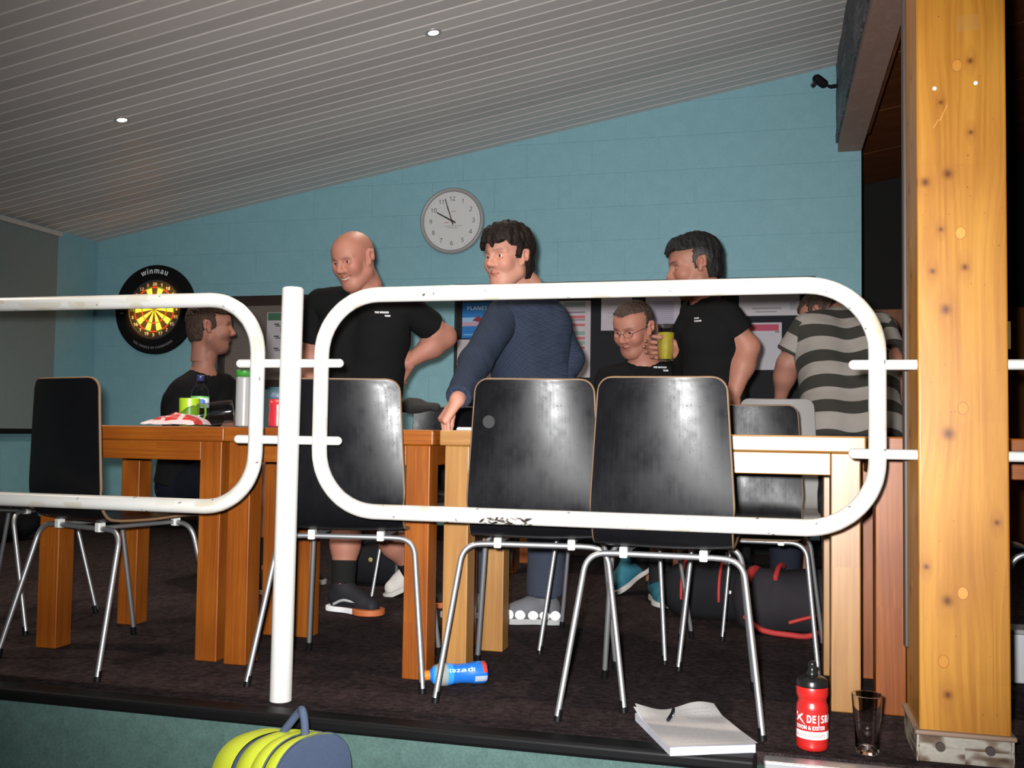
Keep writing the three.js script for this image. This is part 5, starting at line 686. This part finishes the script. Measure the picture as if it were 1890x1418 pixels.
{ const t = thing('tumbler', 'empty clear tumbler beside the timber column', 'glass', V(1.528, 0.0005, -0.008)); const g = clear(0xffffff, 0.002);
  part('glass', lathe([[0, 0], [0.026, 0], [0.0278, 0.003], [0.029, 0.07], [0.0312, 0.076], [0.0318, 0.082], [0.0355, 0.136], [0.0342, 0.1365], [0.0302, 0.082], [0.0296, 0.076], [0.0272, 0.07], [0.0262, 0.008], [0, 0.007]], 48), phys({ color: 0xffffff, transmission: 1, roughness: 0.02, ior: 1.5, thickness: 0.002 }), t); part('rim', at(new THREE.TorusGeometry(0.0349, 0.0009, 8, 48).rotateX(Math.PI / 2), 0, 0.1365, 0), clear(0xffffff, 0.002), t); }
{ // blue drink bottle on its side
  const A = V(0.328, 0, -0.246).setY(0.027), t = thing('drink_bottle', 'blue sports drink bottle with an orange cap lying by the chair legs', 'bottle', V(0.312, 0.033, -0.248)); const dir = V(0.172, 0, -0.105).normalize(); const turn = Math.atan2(-dir.z, dir.x); t.rotation.y = turn;
  const prof = [[0, 0.205], [0.026, 0.205], [0.031, 0.2], [0.0325, 0.19], [0.0325, 0.165], [0.030, 0.155], [0.028, 0.125], [0.0295, 0.10], [0.0325, 0.085], [0.0325, 0.062], [0.027, 0.045], [0.016, 0.034], [0.0135, 0.03]]; const lay = g => g.rotateZ(-Math.PI / 2);
  const tx = canvas(512, 512, (x) => { x.fillStyle = '#1c62b8'; x.fillRect(0, 0, 512, 512); x.fillStyle = '#2f86d8'; x.fillRect(0, 300, 512, 150); x.fillStyle = '#0b2f86'; x.fillRect(0, 0, 512, 90); for (let k = 0; k < 2; k++) { x.fillStyle = '#c23a1e'; x.fillRect(130 + k * 256, 90, 110, 44); x.fillStyle = '#9aa4b4'; x.fillRect(8 + k * 256, 80, 46, 100); x.save(); x.translate(226 + k * 256, 400); x.rotate(-Math.PI / 2); x.fillStyle = '#b6c8dc'; x.font = 'bold 50px sans-serif'; x.fillText('Lucozade', 0, 0); x.restore(); } });
  part('bottle_body', lay(lathe(prof.slice().reverse(), 40)), phys({ map: tx, roughness: 0.3, clearcoat: 0.5 }), t, 'blue wrapped body'); part('bottle_cap', lay(lathe([[0.0135, 0.034], [0.0145, 0.03], [0.0145, 0.006], [0.013, 0.001], [0, 0.0]].reverse(), 30)), std({ color: lin(0.62, 0.16, 0.005), roughness: 0.4 }), t, 'orange cap'); part('neck', lay(lathe([[0.0336, 0.082], [0.0336, 0.064], [0.0275, 0.046], [0.017, 0.036]].reverse(), 30)), phys({ color: lin(0.22, 0.25, 0.24), roughness: 0.12, clearcoat: 0.8 }), t, 'clear shoulder'); }
// bags
function bag(name, label, pos, turn, field, lo, hi, mat, extra) { const t = thing(name, label, 'bag', pos, turn); part('bag_body', netMesh(field, lo, hi, 0.009), mat, t); extra(t); return t; }
const bagCloth = phys({ color: lin(0.010, 0.010, 0.012), roughness: 0.85, specularIntensity: 0.25 }), redCloth = std({ color: lin(0.36, 0.02, 0.018), roughness: 0.7 });
{ const f = blend([cone(V(-0.11, 0.11, 0), V(0.13, 0.11, 0), 0.115, 0.115)], 0.02); const ff = (x, y, z) => Math.max(f(x, y, z) + 0.014 * (n3(x * 12, y * 12, z * 12) - 0.5), 0.004 - y);
  bag('holdall', 'black holdall with red piping and a white tick mark on the carpet', V(1.085, 0, -1.66), D2(-6), ff, V(-0.32, -0.02, -0.16), V(0.32, 0.27, 0.16), bagCloth, t => {
    for (const x of [-0.12, 0.03]) { const g = new THREE.TorusGeometry(0.117, 0.006, 8, 40, Math.PI * 1.15); g.rotateZ(-0.25); g.rotateY(Math.PI / 2); g.translate(x, 0.11, 0); part('piping', g, redCloth, t, 'red piping'); }
    part('carry_handle', tube([V(-0.1, 0.2, 0.09), V(-0.06, 0.28, 0.04), V(0.06, 0.28, 0.04), V(0.1, 0.2, 0.09)], 0.010, 30, 8), bagCloth, t);
    const s = new THREE.Shape(); s.moveTo(-0.034, 0.03); s.quadraticCurveTo(-0.046, -0.022, -0.012, -0.02); s.lineTo(0.06, 0.028); s.quadraticCurveTo(-0.014, -0.004, -0.024, 0.002); s.quadraticCurveTo(-0.034, 0.008, -0.034, 0.03); part('tick_mark', at(new THREE.ExtrudeGeometry(s, { depth: 0.004, bevelEnabled: false }), 0.095, 0.13, 0.112), std({ color: lin(0.6, 0.6, 0.6), roughness: 0.6 }), t, 'white tick mark'); }); }
{ const f = blend([cone(V(-0.10, 0.12, 0), V(0.2, 0.12, 0), 0.11, 0.12), cone(V(-0.1, 0.06, 0), V(0.2, 0.06, 0), 0.08, 0.08)], 0.05); const ff = (x, y, z) => Math.max(f(x, y, z) + 0.016 * (n3(x * 13 + 5, y * 13, z * 13) - 0.5), 0.004 - y);
  bag('sports_bag', 'black bag with bold red edges and a trailing red strap, right of the holdall', V(1.36, 0, -1.50), D2(4), ff, V(-0.27, -0.02, -0.17), V(0.38, 0.28, 0.17), phys({ color: lin(0.020, 0.017, 0.020), roughness: 0.8, specularIntensity: 0.3 }), t => {
    const g = new THREE.TorusGeometry(0.112, 0.017, 8, 40, Math.PI * 0.72); g.rotateZ(0.15); g.rotateY(Math.PI / 2 - 0.4); g.scale(1, 1, 1); g.translate(-0.12, 0.115, 0.02); part('edge_trim', g, redCloth, t, 'red edge'); const g2 = new THREE.TorusGeometry(0.118, 0.010, 8, 40, Math.PI * 0.4); g2.rotateZ(1.2); g2.rotateY(Math.PI / 2 - 0.3); g2.translate(-0.02, 0.13, 0.01); part('edge_trim', g2, redCloth, t, 'red edge');
    part('shoulder_strap', tube([V(-0.16, 0.06, 0.1), V(-0.1, 0.02, 0.14), V(0.0, 0.012, 0.17), V(0.08, 0.012, 0.16), V(0.2, 0.06, 0.13)], 0.011, 50, 8), redCloth, t, 'red strap'); part('strap_loop', tube([V(0.0, 0.05, 0.135), V(0.08, 0.075, 0.135), V(0.2, 0.1, 0.125)], 0.007, 30, 8), redCloth, t, 'red strap'); part('buckle', at(box(0.03, 0.022, 0.01, 0.004), 0.14, 0.05, 0.15), std({ color: lin(0.35, 0.35, 0.33), metalness: 0.8, roughness: 0.3 }), t); }); }
{ const f = blend([cone(V(-0.13, 0.1, 0), V(0.13, 0.1, 0), 0.1, 0.11)], 0.03); const ff = (x, y, z) => Math.max(f(x, y, z) + 0.02 * (n3(x * 14 + 2, y * 14, z * 14) - 0.5), 0.004 - y);
  bag('gym_bag', 'black gym bag on the carpet behind the bald man\'s feet', V(-0.54, 0, -2.05), D2(10), ff, V(-0.28, -0.02, -0.16), V(0.28, 0.26, 0.16), bagCloth, t => { part('bag_handle', tube([V(-0.1, 0.17, 0.06), V(-0.05, 0.25, 0.03), V(0.05, 0.25, 0.03), V(0.1, 0.17, 0.06)], 0.008, 30, 8), bagCloth, t); part('yellow_badge', at(new THREE.SphereGeometry(0.011, 12, 8).scale(1, 1, 0.4), -0.03, 0.125, 0.104), std({ color: lin(0.3, 0.28, 0.08), roughness: 0.7 }), t); }); }
{ const f = blend([cone(V(-0.2, 0.11, 0), V(0.2, 0.12, 0), 0.11, 0.11)], 0.03); const ff = (x, y, z) => Math.max(f(x, y, z) + 0.02 * (n3(x * 12 + 8, y * 12, z * 12) - 0.5), 0.004 - y);
  bag('kit_bag', 'black kit bag against the skirting at the far left', V(-3.42, 0, -2.75), D2(86), ff, V(-0.36, -0.02, -0.17), V(0.36, 0.27, 0.17), bagCloth, t => part('bag_handle', tube([V(-0.1, 0.2, 0.05), V(-0.05, 0.27, 0.02), V(0.05, 0.27, 0.02), V(0.1, 0.2, 0.05)], 0.008, 30, 8), bagCloth, t)); }
{ const g = V(-0.24, 0, -1.80); const t = new THREE.Group(); t.name = numbered('white_trainer'); t.position.copy(g); scene.add(t); tag(t, 'white trainer with blue side stripes standing on its toe beside the gym bag', 'shoe'); const m = makeShoe({ col: lin(0.55, 0.52, 0.48), sole: lin(0.5, 0.48, 0.44), tilt: 0.42, lift: 0.045 }, V(0.02, 0, 0), V(-0.14, 0, 0.10), t, 'upper'); for (let i = 0; i < 3; i++) { const b = at(box(0.005, 0.04, 0.011, 0.002), 0, 0, 0); b.rotateX(0.5); b.rotateY(-0.95); b.translate(0.0 - i * 0.018 + 0.02, 0.115 - i * 0.008, 0.062 + i * 0.013); part('side_stripe', b, std({ color: lin(0.05, 0.07, 0.14), roughness: 0.6 }), t); } }
// backpack in front of the platform
{
  const t = thing('backpack', 'yellow and blue backpack with a top loop in front of the platform', 'backpack', V(0.208, -0.886, 0.36)); t.rotation.y = D2(66);
  const yel = std({ map: speck(601, [150, 160, 26], [166, 176, 36], [8, 8], 1), roughness: 0.7 }), blu = std({ map: speck(603, [50, 62, 84], [60, 72, 96], [8, 8], 1), roughness: 0.85 }), pip = std({ color: lin(0.035, 0.055, 0.09), roughness: 0.8 });
  // arched cross-sections stacked along z; H(z) height, Wd(z) half width
  const Hh = z => 0.915 + 0.16 * z, Ww = z => 0.118 - 0.25 * Math.max(0, z - 0.06) ** 1.4 - 0.06 * Math.max(0, -z);
  const arch = (z, a, gr) => { const w = Ww(z) + gr, h = Hh(z) + gr; const c = Math.cos(a), s = Math.sin(a); const R = w; return a <= 0 ? V(w, h - R, z) : V(w * Math.sign(c) * Math.abs(c) ** 0.8, h - R * 1.05 + R * 1.05 * Math.abs(s) ** 0.8, z); };
  const band = (z0, z1, gr, bulge) => { const n = 10, m = 40, pos = [], idx = [], uv = []; for (let i = 0; i <= n; i++) { const u = i / n, z = z0 + (z1 - z0) * u, b = gr + bulge * Math.sin(Math.PI * u); const row = [V(Ww(z) + b, 0.02, z)]; for (let k = 0; k <= m; k++) row.push(arch(z, Math.PI * k / m, b)); row.push(V(-Ww(z) - b, 0.02, z)); row.forEach((p, k) => { pos.push(p.x, p.y, p.z); uv.push(z, k * 0.02); }); } const w = m + 3; for (let i = 0; i < n; i++) for (let k = 0; k < w - 1; k++) { const a = i * w + k, b = a + 1, c = a + w, d = c + 1; idx.push(a, c, b, b, c, d); } const g = new THREE.BufferGeometry(); g.setAttribute('position', new THREE.Float32BufferAttribute(pos, 3)); g.setAttribute('uv', new THREE.Float32BufferAttribute(uv, 2)); g.setIndex(idx); g.computeVertexNormals(); return g; };
  const ds = m => { const q = m.clone(); q.side = THREE.DoubleSide; return q; };
  part('side_band', band(-0.15, -0.075, 0, 0.006), ds(yel), t, 'yellow band'); part('gusset', band(-0.078, -0.055, -0.004, 0), ds(blu), t, 'blue gusset'); part('side_band', band(-0.057, 0.0, 0, 0.006), ds(yel), t, 'yellow band'); part('side_band', band(0.0, 0.044, 0.001, 0.005), ds(yel), t, 'yellow band'); part('piping', band(0.043, 0.050, 0.003, 0.002), ds(pip), t, 'dark piping'); part('front_band', band(0.049, 0.088, 0, 0.003), ds(yel), t, 'yellow band'); part('piping', band(0.087, 0.092, 0.002, 0.002), ds(pip), t, 'dark piping');
  const face = (z, zb, inset) => { const n = 12, m = 40, pos = [], idx = [], uv = []; for (let i = 0; i <= n; i++) { const u = i / n; const row = [V(Ww(z), 0.02, z)]; for (let k = 0; k <= m; k++) row.push(arch(z, Math.PI * k / m, 0)); row.push(V(-Ww(z), 0.02, z)); row.forEach((p) => { const q = V(p.x * (1 - u), 0.02 + (p.y - 0.02) * (1 - u * 0.9), z + (zb - z) * Math.sin(u * Math.PI / 2)); pos.push(q.x, q.y, q.z); uv.push(q.x, q.y); }); } const w = m + 3; for (let i = 0; i < n; i++) for (let k = 0; k < w - 1; k++) { const a = i * w + k, b = a + 1, c = a + w, d = c + 1; idx.push(a, c, b, b, c, d); } const g = new THREE.BufferGeometry(); g.setAttribute('position', new THREE.Float32BufferAttribute(pos, 3)); g.setAttribute('uv', new THREE.Float32BufferAttribute(uv, 2)); g.setIndex(idx); g.computeVertexNormals(); return g; };
  part('front_pocket', face(0.091, 0.112), ds(blu), t, 'blue front'); part('back_panel', face(-0.15, -0.162), ds(blu), t, 'blue back');
  const lp = [V(0.0, 0.89, -0.045), V(0.008, 0.93, -0.012), V(0.012, 0.97, 0.024), V(0.0, 0.978, 0.05), V(-0.002, 0.945, 0.062), V(-0.004, 0.895, 0.064)]; const lg = tube(lp, 0.0095, 40, 8); part('top_loop', lg, blu, t, 'blue hanging loop');
}
// bench back at the bottom left, with a metal fitting
{ const a = V(-0.75, -0.115, 0.62); const t = thing('wooden_bench', 'red-brown wooden bench top showing at the bottom left corner', 'bench', V(-0.72, -0.93, 0.46)); part('bench_back', at(box(1.3, 0.42, 0.04, 0.004, 'x'), 0, 0.60, 0.02), std({ map: woodTex([112, 46, 18], [74, 24, 8], 611, [2, 1]), roughness: 0.4 }), t); part('bench_molding', at(box(1.32, 0.016, 0.055, 0.005, 'x'), 0, 0.818, 0.015), std({ color: lin(0.06, 0.04, 0.032), roughness: 0.5 }), t); part('bench_seat', at(box(1.3, 0.035, 0.36, 0.006, 'x'), 0, 0.42, 0.2), std({ map: woodTex([112, 46, 18], [74, 24, 8], 613, [2, 1]), roughness: 0.4 }), t); for (const s of [-1, 1]) part('bench_leg', at(box(0.05, 0.8, 0.05, 0.004), s * 0.6, 0.4, 0.0), std({ map: woodTex([112, 46, 18], [74, 24, 8], 617, [2, 1]), roughness: 0.4 }), t); part('metal_fitting', at(box(0.05, 0.012, 0.006, 0.002), -0.03, 0.792, 0.043), M.chrome, t); }
// right of the column
{ const p = V(2.033, 0, -0.841); const t = thing('storage_box', 'white plastic box on the floor right of the column', 'box', V(p.x + 0.02, 0, p.z - 0.05)); part('box_body', at(box(0.14, 0.15, 0.1, 0.008), 0, 0.077, 0), std({ color: lin(0.5, 0.5, 0.52), roughness: 0.5 }), t); part('box_lid', at(box(0.145, 0.016, 0.105, 0.006), 0, 0.158, 0), std({ color: lin(0.26, 0.26, 0.24), roughness: 0.5 }), t); }
{ const a = V(2.032, 1.137, -1), b = V(2.072, 1.045, -1); const t = thing('card_sign', 'pale yellow card standing beyond the column at the right edge', 'sign', V((a.x + b.x) / 2 - 0.05, 0, -1.06)); part('card', at(box(0.136, a.y - b.y, 0.006, 0.001), 0, (a.y + b.y) / 2, 0), std({ color: lin(0.55, 0.5, 0.24), roughness: 0.7 }), t); part('stand_pole', rod(V(0, 0.02, -0.01), V(0, b.y + 0.02, -0.01), 0.008), M.nearBlack, t); part('stand_base', at(new THREE.CylinderGeometry(0.1, 0.11, 0.02, 30), 0, 0.01, -0.01), M.nearBlack, t); }
// timber door with a brass knob in the dark passage
{ const a = V(1.962, 1.659, -5), b = V(2.287, 1.16, -5); const t = struct('door_1', null, null, 'varnished timber door in the dark passage'); const w = 1.3; part('door_leaf', at(box(w, a.y, 0.04, 0.004, 'y'), a.x + w / 2 - 0.25, a.y / 2, -5.0), phys({ map: woodTex([150, 84, 22], [104, 50, 10], 621, [2, 1]), roughness: 0.3, clearcoat: 0.5 }), t); const k = V(2.201, 1.488, -4.96); part('door_knob', at(new THREE.SphereGeometry(0.03, 18, 12).scale(0.5, 1.2, 0.8), k.x, k.y, k.z), std({ color: lin(0.8, 0.6, 0.15), metalness: 1, roughness: 0.25 }), t); }
scene.traverse(o => { if (o.isMesh) { o.castShadow = true; o.receiveShadow = true; } });
renderer.render(scene, camera);
